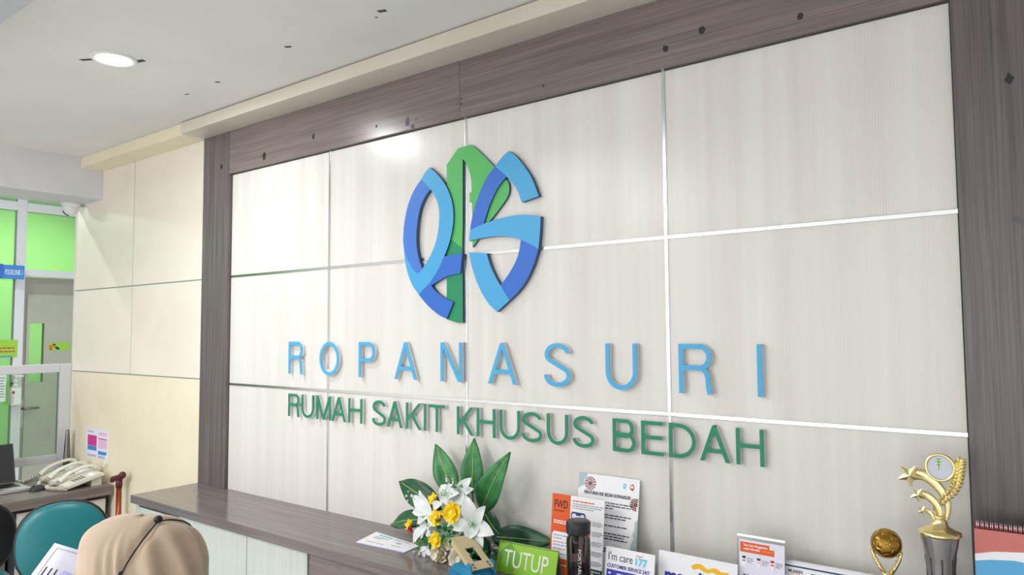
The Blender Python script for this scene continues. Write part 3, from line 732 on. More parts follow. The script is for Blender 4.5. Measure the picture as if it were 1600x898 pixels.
# hand sanitizer bottle in its holder on the post
p = (-6.93, 0.3146, 1.0411)
t = thing('sanitizer_bottle', 'white pump bottle of hand sanitizer hung on the corridor post', 'bottle', (-6.945, p[1], p[2]))
bm = nb(); bx(bm, -0.03, 0.03, -0.038, 0.038, 0.0, 0.15, 0.012); lathe(bm, [(0.034, 0.15), (0.018, 0.172), (0.015, 0.185)], 14)
obj('body', bm, M['white'], t)
bm = nb(); lathe(bm, [(0.02, 0.186), (0.02, 0.205), (0.008, 0.207), (0.008, 0.235)], 14); bx(bm, -0.012, 0.012, -0.012, 0.058, 0.232, 0.246, 0.003)
obj('pump_head', bm, M['white'], t)
lab(obj('label', bx(nb(), 0.0301, 0.0306, -0.032, -0.012, 0.095, 0.12), M['red'], t), 'red label corner')
lab(obj('label', bx(nb(), 0.0301, 0.0306, -0.034, -0.018, 0.015, 0.09), M['pinkp'], t), 'pale pink label strip')
obj('holder', bx(nb(), -0.034, -0.028, -0.03, 0.03, 0.02, 0.19, 0.001), M['steel'], t)

# dome camera under the beam
t = thing('security_camera', 'white dome security camera under the end of the white beam', 'camera', (-4.9609, -0.0736, 2.458))
obj('base', lathe(nb(), [(0.055, 0.0), (0.055, -0.014), (0.045, -0.026)], 24), M['white'], t)
R = Matrix.Rotation(0.6, 4, 'Z') @ Matrix.Rotation(0.75, 4, 'Y')
bl = obj('ball', ball(nb(), (0, 0, -0.034), 0.046, (1, 1, 1), 20, 12), M['white'], t)
bm = nb(); lathe(bm, [(0.026, 0.040), (0.026, 0.0445), (0.0, 0.0445)], 18)
bmesh.ops.transform(bm, matrix=T((0, 0, -0.034)) @ Matrix.Rotation(math.radians(200), 4, 'Z') @ Matrix.Rotation(math.radians(125), 4, 'Y'), verts=bm.verts[:])
lab(obj('lens', bm, M['black'], t), 'dark lens face')

# printed schedule on the cream wall
a, b = (-4.8242, -0.0005, 1.0628), (-4.5294, -0.0005, 0.8887)
t = thing('wall_notice', 'small printed chart with magenta and blue blocks taped to the cream wall', 'notice', ((a[0]+b[0])/2, 0.0, b[2]-0.01))
wd, hh = b[0]-a[0], a[2]-b[2]
obj('tape_border', bx(nb(), -wd/2-0.02, wd/2+0.012, -0.0008, -0.0002, -0.012, hh+0.03), M['cream2'], t)
obj('sheet', bx(nb(), -wd/2, wd/2, -0.0016, -0.0009, 0, hh), M['paper2'], t)
for (u0, u1, v0, v1, mm, nm) in ((0.08,0.49,0.40,0.76,'magenta','magenta block'),(0.08,0.49,0.24,0.39,'bluep','blue block'),(0.57,0.94,0.66,0.70,'magenta','magenta line'),(0.57,0.94,0.36,0.64,'pinkp','pale pink block'),(0.57,0.94,0.14,0.26,'bluep','pale blue block'),(0.08,0.49,0.03,0.10,'lilacp','lilac block'),(0.57,0.94,0.02,0.10,'lilacp','lilac block'),(0.57,0.94,0.80,0.90,'pinkp','pale pink block')):
    lab(obj('print_block', bx(nb(), (u0-0.5)*wd, (u1-0.5)*wd, -0.0021, -0.0017, v0*hh, v1*hh), M[mm], t), nm)
bm = nb()
for k in range(5): bx(bm, -wd*0.44+0.018*k, -wd*0.44+0.018*k+0.012, -0.0021, -0.0017, hh*0.86, hh*0.90)
obj('print_line', bm, M['inkg'], t)
p = (-4.5358, -0.01, 0.8763)
t = thing('wall_hook', 'small white plastic clip on the cream wall under the printed chart', 'clip', (p[0], -0.001, p[2]-0.02))
bm = nb(); bx(bm, -0.02, 0.02, -0.006, 0, 0.0, 0.05, 0.002); obj('plate', bm, M['white'], t)
obj('hook', tube(nb(), [(0, -0.006, 0.02), (0, -0.018, 0.006), (0, -0.020, -0.012), (0, -0.012, -0.018)], 0.004, 6), M['white'], t)

# ================================================================== ON THE DESK
t = thing('laptop', 'dark laptop with a silver base open on the corner desk', 'laptop', (-4.76, -0.52, DT))
bm = nb(); bx(bm, -0.12, 0.11, -0.165, 0.165, 0.002, 0.020, 0.004)
obj('base', bm, M['silver'], t)
kb = obj('keyboard', bx(nb(), -0.10, 0.03, -0.14, 0.14, 0.0203, 0.0218), M['black'], t)
obj('touchpad', bx(nb(), 0.045, 0.095, -0.04, 0.04, 0.0203, 0.0210), M['grey'], t)
SM = T((-0.118, 0, 0.021)) @ Matrix.Rotation(math.radians(-16), 4, 'Y')
lid = obj('lid', bx(nb(), -0.008, 0.0, -0.165, 0.165, 0.002, 0.225, 0.003, mtx=SM), M['dgrey'], t)
obj('display', bx(nb(), 0.0002, 0.001, -0.155, 0.155, 0.014, 0.215, mtx=SM), M['screen'], t)
t = thing('computer_mouse', 'small black computer mouse beside the white telephones', 'mouse', (-4.6231, -0.3336, 0.751), 0.5)
bm = nb(); ball(bm, (0, 0, 0.002), 0.032, (1.0, 1.5, 0.95), 20, 12)
bmesh.ops.bisect_plane(bm, geom=bm.verts[:]+bm.edges[:]+bm.faces[:], plane_co=(0, 0, 0.001), plane_no=(0, 0, 1), clear_inner=True)
bmesh.ops.edgeloop_fill(bm, edges=[e for e in bm.edges if e.is_boundary])
obj('shell', bm, M['dgrey'], t)
obj('wheel', tube(nb(), [(-0.003, -0.028, 0.028), (0.003, -0.028, 0.028)], 0.006, 10), M['black'], t)

def coil(path, rc, rw, turns):
    pts = catmull(path, 6); n = turns*7; out = []
    cum = [0]
    for a, b in zip(pts, pts[1:]): cum.append(cum[-1]+(Vector(b)-Vector(a)).length)
    for i in range(n+1):
        s = cum[-1]*i/n; k = max(j for j in range(len(cum)) if cum[j] <= s+1e-9); k = min(k, len(pts)-2)
        f = (s-cum[k])/max(1e-9, cum[k+1]-cum[k]); p = Vector(pts[k]).lerp(Vector(pts[k+1]), f)
        d = (Vector(pts[k+1])-Vector(pts[k])).normalized(); b = d.cross(Vector((0,0,1)))
        if b.length < 1e-3: b = Vector((1,0,0))
        b.normalize(); a = b.cross(d); th = 2*PI*turns*i/n
        out.append(p+(b*math.cos(th)+a*math.sin(th))*rc)
    return tube(nb(), out, rw, 4)
def phone(label, loc):
    t = thing('desk_phone', label, 'telephone', loc, 0, 'white desk telephones side by side')
    yz = [(-0.10, 0.004), (-0.10, 0.022), (-0.085, 0.030), (0.07, 0.072), (0.10, 0.070), (0.10, 0.056)]
    bm = prism(nb(), yz, lambda y, z, d: (d, y, z), -0.035, 0.118)
    bmesh.ops.bevel(bm, geom=[e for e in bm.edges], offset=0.004, segments=2, affect='EDGES')
    obj('body', bm, M['offwhite'], t)
    obj('stand', bx(nb(), -0.02, 0.10, 0.035, 0.09, 0.0, 0.055, 0.002), M['offwhite'], t)
    sl = math.atan2(0.042, 0.155); S = T((0, -0.085, 0.030)) @ Matrix.Rotation(sl, 4, 'X')
    key0 = None
    for r in range(4):
        for c in range(3):
            bm = bx(nb(), -0.0065, 0.0065, -0.0042, 0.0042, 0.0, 0.004, 0.001)
            if key0 is None: k = key0 = obj('key', bm, M['grey'], t)
            else: bm.free(); k = copy_part(key0); k.parent = t
            k.matrix_local = S @ T((0.044+0.021*c, 0.040+0.017*r, -0.0005))
    obj('card_window', bx(nb(), 0.035, 0.100, 0.122, 0.146, -0.0005, 0.0012, 0.0005, mtx=S), M['paper'], t)
    pts = [(0, -0.095, 0.036), (0, -0.080, 0.052), (0, -0.045, 0.076), (0, 0.0, 0.092), (0, 0.045, 0.102), (0, 0.078, 0.100), (0, 0.098, 0.088)]
    q = catmull(pts, 4); L = len(q)
    rad = [0.027-0.008*math.sin(PI*i/(L-1))**0.7 for i in range(L)]
    bm = tube(nb(), q, rad, 12, flat=0.5, up=(0, -0.4, 1))
    obj('handset', bm, M['offwhite'], t)
    return t
P1 = phone('white desk telephone nearest the cane with its keypad in view', (-4.585, -0.142, DT))
dup(P1, (-4.752, -0.132, DT), 0, 'white desk telephone in the middle of the three')
dup(P1, (-4.916, -0.122, DT), 0, 'white desk telephone nearest the glass screen')
def cord(label, path, turns):
    o = obj('phone_cord', coil(path, 0.008, 0.0042, turns), M['cordm']); tag(rebase(o), label, 'cord', 'coiled phone cords')
z = DT+0.0135
cord('coiled white cord lying in front of the nearest telephone', [(-4.585, -0.245, z+0.02), (-4.62, -0.29, z), (-4.56, -0.30, z), (-4.50, -0.275, z), (-4.455, -0.25, z)], 22)
cord('coiled white cord curling before the middle telephone', [(-4.752, -0.238, z+0.022), (-4.76, -0.275, z+0.006), (-4.70, -0.300, z), (-4.66, -0.315, z)], 14)
cord('coiled white cord beside the glass screen end of the telephones', [(-4.916, -0.226, z+0.022), (-4.93, -0.27, z), (-4.89, -0.32, z), (-4.93, -0.35, z)], 14)

t = thing('desk_rod', 'grey tapered rod standing behind the telephones against the screen frame', 'rod', (-4.985, -0.045, DT))
obj('shaft', tube(nb(), [(0, 0, 0.0), (0, 0, 0.10), (0.0, 0.0, 0.24), (0, 0, 0.275), (0, 0, 0.28)], [0.024, 0.021, 0.013, 0.010, 0.004], 10), M['steel'], t)
obj('foot', lathe(nb(), [(0.03, 0.0), (0.03, 0.012), (0.02, 0.018)], 16), M['grey'], t)

# walking cane leaning where desk and wall meet
t = thing('walking_cane', 'copper coloured walking cane with a maroon handle beside the desk', 'cane', (-4.262, -0.055, 0.0))
obj('shaft', tube(nb(), [(0.03, -0.01, 0.03), (0, 0, 0.795)], 0.0145, 14), M['cane'], t)
obj('tip', lathe(nb(), [(0.019, 0.0), (0.019, 0.018), (0.0155, 0.04)], 14, (0.03, -0.01, 0)), M['black'], t)
obj('handle', tube(nb(), [(-0.062, -0.012, 0.792), (-0.05, -0.01, 0.806), (-0.02, -0.004, 0.815), (0.01, 0, 0.82), (0.035, 0.004, 0.838), (0.045, 0.006, 0.842)], [0.011, 0.017, 0.016, 0.018, 0.020, 0.012], 12), M['caneh'], t)
obj('collar', tube(nb(), [(0.001, 0, 0.765), (0, 0, 0.808)], 0.0175, 14), M['caneh'], t)

# ================================================================== CHAIRS
def pad(bm, w, h, th, bulge, n=10, pw=3.2):
    """rounded cushion in the xz plane, front towards -y"""
    def ring(s, y):
        out = []
        for i in range(40):
            a = 2*PI*i/40; c, q = math.cos(a), math.sin(a)
            r = (abs(c)**pw+abs(q)**pw)**(-1/pw)
            out.append(bm.verts.new((w/2*s*c*r, y, h/2*s*q*r)))
        return out
    prof = [(0.93, th), (0.985, th*0.8), (1.0, th*0.5), (0.985, th*0.15), (0.94, -bulge*0.15), (0.8, -bulge*0.55), (0.5, -bulge*0.9), (0.2, -bulge)]
    rs = [ring(s, y) for s, y in prof]
    for A, B in zip(rs, rs[1:]):
        for i in range(40): bm.faces.new((A[i], A[(i+1) % 40], B[(i+1) % 40], B[i])).smooth = True
    bm.faces.new(list(reversed(rs[0]))); bm.faces.new(rs[-1]).smooth = True
    return bm
def office_chair(label, loc, rz):
    t = thing('office_chair', label, 'chair', loc, rz, 'teal office chairs')
    BM = T((0, 0.205, 0.705)) @ Matrix.Rotation(math.radians(-9), 4, 'X')
    bm = pad(nb(), 0.352, 0.345, 0.02, 0.028, pw=2.35); bm.transform(BM); obj('backrest', bm, M['teal'], t)
    bm = pad(nb(), 0.372, 0.365, 0.03, -0.004, pw=2.35); bm.transform(BM @ T((0, 0.018, 0.0))); lab(obj('back_shell', bm, M['black'], t), 'black back shell with a raised rim')
    bm = pad(nb(), 0.45, 0.44, 0.03, 0.03, pw=3.6); bm.transform(T((0, 0.0, 0.455)) @ Matrix.Rotation(-PI/2, 4, 'X')); obj('seat', bm, M['teal'], t)
    bm = pad(nb(), 0.44, 0.43, 0.02, 0.0, pw=3.6); bm.transform(T((0, 0.0, 0.425)) @ Matrix.Rotation(-PI/2, 4, 'X')); obj('seat_shell', bm, M['black'], t)
    obj('back_bracket', tube(nb(), [(0, 0.02, 0.40), (0, 0.17, 0.395), (0, 0.25, 0.43), (0, 0.262, 0.56), (0, 0.255, 0.70)], [0.028, 0.028, 0.028, 0.026, 0.024], 8, flat=0.5, up=(0, 1, 1)), M['black'], t)
    obj('gas_column', lathe(nb(), [(0.028, 0.10), (0.028, 0.25), (0.016, 0.255), (0.016, 0.405)], 16), M['black'], t)
    leg0 = None
    for i in range(5):
        if leg0 is None:
            leg0 = obj('base_leg', tube(nb(), [(0.0, 0, 0.12), (0.14, 0, 0.105), (0.28, 0, 0.075)], [0.03, 0.026, 0.018], 8, flat=0.6, up=(0, 0, 1)), M['black'], t)
            obj('caster', tube(nb(), [(0.28, -0.022, 0.027), (0.28, 0.022, 0.027)], 0.026, 14), M['dgrey'], leg0); L = leg0
        else:
            L = copy_part(leg0); L.parent = t
            for g in [o for o in bpy.data.objects if o.parent == leg0]:
                d = copy_part(g); d.parent = L
        L.rotation_euler = (0, 0, 2*PI*i/5+0.3)
    return t
ch = office_chair('teal office chair turned to the room with its padded back in view', (-3.38, -0.68, 0.0), math.radians(68.8))
dup(ch, (-4.17, -0.83, 0.0), math.radians(-96), 'teal office chair turned to the desk with its black back shell in view')

# ================================================================== CARDS AND SIGNS ON THE COUNTER
class Card:
    """upright printed board; local x right, z up, print on the -y face"""
    def __init__(s, name, label, cat, loc, w, h, lean=0.0, rz=0.0, m='paper', th=0.002, part='sheet'):
        s.t = thing(name, label, cat, loc, rz); s.w, s.h = w, h
        s.R = Matrix.Rotation(-lean, 4, 'X'); s.n = 0
        if part: obj(part, bx(nb(), -w/2, w/2, 0.0, th, 0.0, h, 0.0004, mtx=s.R), M[m], s.t)
    def y(s): s.n += 1; return -0.0003-0.00008*s.n
    def P(s, u, v): return (u-0.5)*s.w, v*s.h
    def rect(s, u0, v0, u1, v1, m, name='print_block', label=None):
        x0, z0 = s.P(u0, v0); x1, z1 = s.P(u1, v1); y = s.y()
        o = obj(name, bx(nb(), x0, x1, y, 0.0, z0, z1, mtx=s.R), M[m], s.t)
        return lab(o, label) if label else o
    def poly(s, pts, m, name='print_block', label=None, closed=True, n=0):
        y = s.y(); q = [s.P(*p) for p in pts]
        if n: q = catmull(q, n, closed=True)
        bm = prism(nb(), q, lambda a, b, d: (a, d, b), y, 0.0); bm.transform(s.R)
        o = obj(name, bm, M[m], s.t); return lab(o, label) if label else o
    def text(s, body, u, v, size, m, width=None, align='LEFT', bold=0.0, name='lettering', rot=0.0):
        x, z = s.P(u, v); y = s.y()
        return text(body, M[m], s.t, s.R @ T((x, y, z)) @ Matrix.Rotation(rot, 4, 'Y'), size, None if width is None else width*s.w, 0.0001, name, align, bold)
    def lines(s, rows, m, t, seed=1, name='print_line'):
        """rows of unreadable small print as short dashes: (u0, u1, v)"""
        rnd = random.Random(seed); bm = nb(); y = s.y()
        for u0, u1, v in rows:
            u = u0
            while u < u1-0.01:
                L = min(rnd.uniform(0.03, 0.085), u1-u); x0, z0 = s.P(u, v); x1, _ = s.P(u+L, v)
                bx(bm, x0, x1, y, 0.0, z0, z0+t); u += L+0.014
        bm.transform(s.R); return obj(name, bm, M[m], s.t)
    def disc(s, u, v, r, m, name='print_block', label=None, sz=1.0, n=20):
        x, z = s.P(u, v); y = s.y()
        bm = prism(nb(), [(x+r*math.cos(2*PI*i/n), z+r*sz*math.sin(2*PI*i/n)) for i in range(n)], lambda a, b, d: (a, d, b), y, 0.0)
        bm.transform(s.R); o = obj(name, bm, M[m], s.t); return lab(o, label) if label else o
    def virus(s, u, v, r, clip=None):
        s.disc(u, v, r*0.30, 'virus2', 'virus_drawing')
        x, z = s.P(u, v); y = s.y(); bm = nb()
        for ring, k, rr in ((0.82, 13, 0.13), (0.50, 9, 0.12), (0.2, 4, 0.1)):
            for i in range(k):
                a = 2*PI*i/k+ring; cx, cz = x+r*ring*math.cos(a), z+r*ring*math.sin(a); q = []
                for (du, dv) in ((-0.08, -rr), (0.08, -rr), (0.08, rr*0.3), (0.2, rr*0.5), (0.2, rr), (-0.2, rr), (-0.2, rr*0.5), (-0.08, rr*0.3)):
                    q.append((cx+r*(dv*math.cos(a)-du*math.sin(a)), cz+r*(dv*math.sin(a)+du*math.cos(a))))
                if clip is not None and max(p[0] for p in q) > clip: continue
                prism(bm, q, lambda a_, b_, d: (a_, d, b_), y, 0.0)
        bm.transform(s.R); obj('virus_drawing', bm, M['virus'], s.t)

# rules sheet leaning on the wall
c = Card('rules_sheet', 'tall white rules sheet with red virus drawings leaning on the white panel', 'sheet', (-1.134, -0.058, CT), 0.214, 0.309, math.radians(9.0)-0.0)
c.poly([(0.0,1.0),(0.14,1.0),(0.13,0.96),(0.09,0.93),(0.10,0.88),(0.05,0.87),(0.0,0.84)], 'greyp', label='pale grey blue stain print')
c.virus(0.20, 0.905, 0.021)
c.poly([(0.735,0.925),(0.75,0.945),(0.79,0.945),(0.80,0.92),(0.78,0.895),(0.745,0.90)], 'cyan', 'printed_emblem', 'small cyan emblem', n=3)
c.text('PS', 0.745, 0.905, 0.012, 'paper', 0.055)
c.poly([(0.855,0.90),(0.86,0.94),(0.90,0.95),(0.92,0.92),(0.90,0.885)], 'red', 'printed_emblem', 'small red emblem', n=3)
c.disc(0.885, 0.922, 0.0045, 'paper')
c.text('PERATURAN RSK BEDAH ROPANASURI :', 0.11, 0.80, 0.0145, 'ink', 0.78, bold=0.00025)
c.lines([(0.11,0.92,0.735),(0.11,0.88,0.71),(0.11,0.6,0.685)], 'ink', 0.0028, 3)
c.lines([(0.11,0.90,0.62),(0.11,0.82,0.595)], 'ink', 0.0030, 4)
c.lines([(0.11,0.84,0.52)], 'ink', 0.0030, 5)
c.lines([(0.11,0.88,0.445),(0.11,0.80,0.42),(0.11,0.85,0.395)], 'ink', 0.0030, 6)
c.lines([(0.11,0.90,0.30),(0.11,0.84,0.275)], 'ink', 0.0030, 7)
c.poly([(1.0,0.62),(0.96,0.60),(0.955,0.52),(0.93,0.49),(0.95,0.44),(0.92,0.40),(0.90,0.32),(0.93,0.28),(1.0,0.27)], 'greyp', label='pale grey blue stain print')
c.virus(0.955, 0.76, 0.019, 0.106)
c.disc(0.945, 0.32, 0.0065, 'virus2', 'virus_drawing'); c.virus(0.955, 0.20, 0.009, 0.106)

# orange and white insurance flyer in a clear stand
c = Card('flyer', 'orange and white folded flyer behind the smoky bottle', 'flyer', (-1.204, -0.106, CT), 0.188, 0.247, math.radians(6.5), 0.0)
c.rect(0.0, 0.0, 0.36, 1.0, 'orange', 'orange_panel')
c.text('FWD', 0.05, 0.83, 0.034, 'ink', 0.26, bold=0.0006); c.rect(0.225, 0.855, 0.235, 0.875, 'orange')
c.text('insurance', 0.05, 0.785, 0.011, 'ink', 0.20)
c.lines([(0.05,0.34,0.665),(0.05,0.31,0.64)], 'paper', 0.0035, 8)
c.poly([(0.03,0.22),(0.36,0.22),(0.36,0.54),(0.06,0.54),(0.03,0.51)], 'paper')
c.lines([(0.06,0.33,0.49),(0.06,0.22,0.455)], 'bluep', 0.0026, 9); c.lines([(0.06,0.33,0.41),(0.06,0.30,0.33)], 'orange', 0.0024, 10); c.lines([(0.06,0.33,0.375),(0.06,0.33,0.27)], 'bluep', 0.0024, 11)
c.lines([(0.06,0.34,0.14)], 'paper', 0.003, 12)
c.lines([(0.40,0.82,0.935)], 'orange', 0.0035, 13); c.lines([(0.40,0.98,0.905),(0.40,0.96,0.88),(0.40,0.80,0.855)], 'inkg', 0.0020, 14)
c.poly([(0.38,0.3),(0.38,0.78),(0.40,0.81),(0.63,0.81),(0.66,0.78),(0.66,0.3)], 'navyline', 'phone_drawing'); c.poly([(0.40,0.3),(0.40,0.77),(0.415,0.79),(0.47,0.79),(0.48,0.77),(0.57,0.77),(0.58,0.79),(0.62,0.79),(0.64,0.77),(0.64,0.3)], 'paper2', 'phone_drawing')
for k in range(5):
    v = 0.70-0.115*k; c.rect(0.70, v-0.03, 0.76, v+0.035, 'orange', 'icon'); c.lines([(0.79,0.97,v+0.02),(0.79,0.99,v),(0.79,0.95,v-0.02)], 'inkg', 0.0018, 20+k)
c.rect(0.36, 0.10, 1.0, 0.18, 'dkgreen', 'dark_band'); c.lines([(0.62,0.97,0.145),(0.62,0.85,0.118)], 'paper', 0.0026, 30)
c = Card('flyer_stand', 'clear acrylic stand holding the orange and white flyer', 'stand', (-1.204, -0.100, CT), 0.196, 0.05, 0.0, part=None)
bm = nb(); bx(bm, -0.09, 0.09, 0.004, 0.045, 0.0, 0.0022); obj('foot', bm, M['acrylic'], c.t)

# care card
c = Card('service_card', 'white customer service card with a blue telephone table', 'card', (-0.985, -0.18, CT), 0.153, 0.142, math.radians(9), 0.0, th=0.003)
c.text("I'm care", 0.065, 0.755, 0.030, 'ink', 0.50)
c.disc(0.745, 0.775, 0.0155, 'paper2'); c.text('177', 0.62, 0.745, 0.027, 'cyan', 0.24, bold=0.001)
c.poly([(0.63,0.935),(0.70,0.915),(0.77,0.94),(0.77,0.93),(0.70,0.90),(0.63,0.925)], 'red')
c.text('CUSTOMER SERVICE 24/7', 0.05, 0.615, 0.0135, 'navy', 0.86, bold=0.0003)
c.rect(0.04, 0.05, 0.93, 0.575, 'blueprint', 'telephone_table')
for k in range(4):
    c.lines([(0.08,0.13,0.49-0.1*k),(0.26,0.52,0.49-0.1*k),(0.60,0.86,0.49-0.1*k)], 'paper', 0.0045, 40+k)

# bank sign
c = Card('bank_sign', 'white bank sign with blue lettering and a yellow ribbon mark', 'sign', (-0.803, -0.140, CT), 0.222, 0.147, math.radians(7), 0.0, th=0.006)
c.text('mandiri', 0.09, 0.46, 0.056, 'navy', 0.66, bold=0.0018)
c.poly([(0.43,0.830),(0.50,0.885),(0.565,0.885),(0.64,0.820),(0.70,0.860),(0.755,0.865),(0.80,0.820),(0.90,0.830),(0.895,0.765),(0.82,0.730),(0.765,0.750),(0.70,0.785),(0.64,0.750),(0.59,0.765),(0.53,0.805),(0.455,0.765)], 'yellowp', 'ribbon_mark')
c.rect(0.06, 0.10, 0.94, 0.115, 'inkg')

# acrylic holder with an instruction sheet
c = Card('instruction_holder', 'clear acrylic holder with a lilac instruction sheet and orange heading', 'holder', (-0.637, -0.118, CT), 0.124, 0.222, math.radians(4.5), 0.0, part=None)
obj('acrylic_back', bx(nb(), -0.062, 0.062, 0.0016, 0.0036, 0, 0.222, 0.0006, mtx=c.R), M['acrylic'], c.t)
obj('acrylic_foot', bx(nb(), -0.062, 0.062, -0.04, 0.03, 0, 0.002), M['acrylic'], c.t)
obj('sheet', bx(nb(), -0.0555, 0.0605, 0.0, 0.0012, 0.004, 0.209, mtx=c.R), M['paper2'], c.t)
lab(obj('top_clip', bx(nb(), -0.062, 0.062, -0.0012, 0.0044, 0.216, 0.2225, 0.0008, mtx=c.R), M['chrome'], c.t), 'bright folded top edge')
c.poly([(0.07,0.80),(0.78,0.80),(0.78,0.868),(0.68,0.868),(0.68,0.915),(0.07,0.915)], 'orange', 'heading_band')
c.text('Tata Cara Penggunaan', 0.14, 0.872, 0.0075, 'paper', 0.50, bold=0.0002); c.text('untuk Admedika', 0.14, 0.832, 0.0075, 'paper', 0.35, bold=0.0002); c.text('card anda', 0.53, 0.832, 0.0075, 'yellowp', 0.22)
for k, (u, v) in enumerate(((0.15,0.70),(0.46,0.70),(0.74,0.70))):
    c.rect(u-0.035, v-0.045, u+0.035, v+0.055, 'paper', 'icon'); c.rect(u-0.035, v+0.03, u+0.035, v+0.055, ('ink','dkgreen','red')[k], 'icon'); c.rect(u-0.03, v-0.005, u+0.03, v+0.015, ('inkg','pinkp','orange')[k], 'icon')
    c.lines([(u+0.07,u+0.21,v+0.03),(u+0.07,u+0.20,v+0.008),(u+0.07,u+0.16,v-0.014)], 'inkg', 0.0016, 50+k)
c.disc(0.16, 0.54, 0.0035, 'virus2', 'icon'); c.poly([(0.22,0.56),(0.27,0.52),(0.29,0.51),(0.26,0.545)], 'ink', 'icon'); c.lines([(0.32,0.46,0.55),(0.32,0.46,0.53),(0.32,0.46,0.51)], 'bluep', 0.0016, 54)
c.rect(0.57, 0.50, 0.75, 0.575, 'inkg', 'icon'); c.rect(0.585, 0.512, 0.735, 0.565, 'paper', 'icon'); c.poly([(0.54,0.49),(0.68,0.475),(0.70,0.505),(0.55,0.525)], 'pinkp', 'icon')
c.lines([(0.79,0.96,0.55),(0.79,0.96,0.53),(0.79,0.96,0.51),(0.79,0.93,0.48),(0.79,0.93,0.46)], 'inkg', 0.0016, 55)
c.rect(0.14, 0.28, 0.50, 0.44, 'bluep', 'icon'); c.rect(0.15, 0.29, 0.49, 0.43, 'paper2', 'icon'); c.lines([(0.55,0.93,0.40),(0.55,0.93,0.37),(0.55,0.9,0.34),(0.14,0.9,0.2),(0.14,0.8,0.17)], 'inkg', 0.0016, 56)

# low white board with a navy top line, several sheets thick
c = Card('low_board', 'low white board with a dark blue top line in front of the right panel', 'board', (-0.455, -0.098, CT), 0.262, 0.166, math.radians(4), 0.0, th=0.002)
c.rect(0.0, 0.945, 1.0, 0.968, 'navyline', 'top_line'); c.text('MUARIN', 0.05, 0.865, 0.010, 'navyline', 0.13, bold=0.0003); c.rect(0.07, 0.845, 0.16, 0.852, 'orange')
c.lines([(0.26,0.62,0.868),(0.66,0.9,0.868)], 'inkg', 0.004, 60)
for k in range(3):
    obj('back_sheet', bx(nb(), -0.124+0.004*k, 0.131, 0.003+0.003*k, 0.004+0.003*k, 0, 0.168+0.0014*k, mtx=c.R), M['paper'], c.t)

# TUTUP tent sign
c = Card('tent_sign', 'lime green folded tent sign reading TUTUP in white', 'sign', (-1.347, -0.168, CT), 0.218, 0.093, math.radians(16), math.radians(3), m='lime', th=0.003, part='front_board')
c.poly([(0.02,0.62),(0.20,0.95),(0.42,0.55),(0.30,0.05),(0.03,0.05)], 'lime3', 'printed_leaf', 'faint darker leaf print')
c.poly([(0.50,0.02),(0.62,0.35),(0.80,0.02)], 'lime2', 'printed_leaf', 'faint brighter leaf print')
c.poly([(0.02,0.04),(0.12,0.5),(0.24,0.04)], 'lime2', 'printed_leaf', 'faint brighter leaf print')
c.text('TUTUP', 0.115, 0.20, 0.074, 'white', 0.75)
R2 = T((0, 0.052, 0)) @ Matrix.Rotation(math.radians(16), 4, 'X')
obj('back_board', bx(nb(), -0.109, 0.109, -0.003, 0.0, 0.0, 0.0915, 0.0004, mtx=R2), M['grey'], c.t)

# smoky bottle
t = thing('bottle', 'smoky clear drinking bottle with a dark cap in front of the orange flyer', 'bottle', (-1.126, -0.205, CT))
R0 = 0.0345
obj('body', lathe(nb(), [(0.0, 0.002), (R0-0.004, 0.0), (R0, 0.006), (R0, 0.155), (R0-0.001, 0.164), (R0-0.006, 0.171), (R0-0.006, 0.180), (R0-0.0085, 0.180), (R0-0.0085, 0.170), (R0-0.003, 0.162), (R0-0.002, 0.155), (R0-0.002, 0.008), (0.0, 0.006)], 36), M['smoke'], t)
bm = lathe(nb(), [(R0-0.001, 0.176), (R0+0.0005, 0.180), (R0+0.0005, 0.206), (R0-0.002, 0.2115), (R0-0.006, 0.213), (0.0, 0.2125)], 40)
obj('cap', bm, M['capt'], t)
lab(obj('strainer', lathe(nb(), [(0.0, 0.118), (0.0105, 0.119), (0.0115, 0.124), (0.0115, 0.176), (0.0, 0.176)], 16, (-0.012, 0.0, 0.0)), M['capt'], t), 'dark infuser tube inside')
bm = lathe(nb(), [(R0-0.0025, 0.008), (R0-0.0025, 0.085), (0.0, 0.086), (0.0, 0.008)], 30)
lab(obj('water', bm, M['acrylic'], t), 'water in the lower half')
tx = text('PORTABLE CUP', M['white'], t, Matrix.Rotation(PI/2, 4, 'Y') @ T((0,0,0)), 0.0125, 0.118)
for v in tx.data.vertices:        # wrap the print round the bottle: local x is along the bottle (downwards), z across it
    along, across = -v.co.z if False else v.co.z, v.co.x
    a = -PI/2+math.radians(30)+(across)/R0; r = R0+0.0004-v.co.y*0.3
    v.co = Vector((r*math.cos(a), r*math.sin(a), 0.139+along))

# hole punch
t = thing('hole_punch', 'blue two-hole punch with a beige lever raised on the worktop', 'hole punch', (-1.466, -0.272, CT), math.radians(-20))
bm = prism(nb(), catmull([(-0.075,-0.045),(0.055,-0.045),(0.07,-0.035),(0.07,0.035),(0.055,0.045),(-0.075,0.045),(-0.085,0.03),(-0.085,-0.03)], 3, closed=True), lambda a, b, d: (a, b, d), 0.0, 0.014)
bmesh.ops.bevel(bm, geom=bm.edges[:], offset=0.003, segments=2, affect='EDGES'); obj('base', bm, M['punchb'], t)
bm = prism(nb(), [(-0.055,0.014),(-0.07,0.014),(-0.072,0.028),(-0.05,0.040),(0.03,0.044),(0.052,0.034),(0.055,0.014)], lambda a, b, d: (a, d, b), -0.036, 0.036)
bmesh.ops.bevel(bm, geom=bm.edges[:], offset=0.003, segments=2, affect='EDGES'); lab(obj('housing', bm, M['punchb'], t), 'blue arched housing')
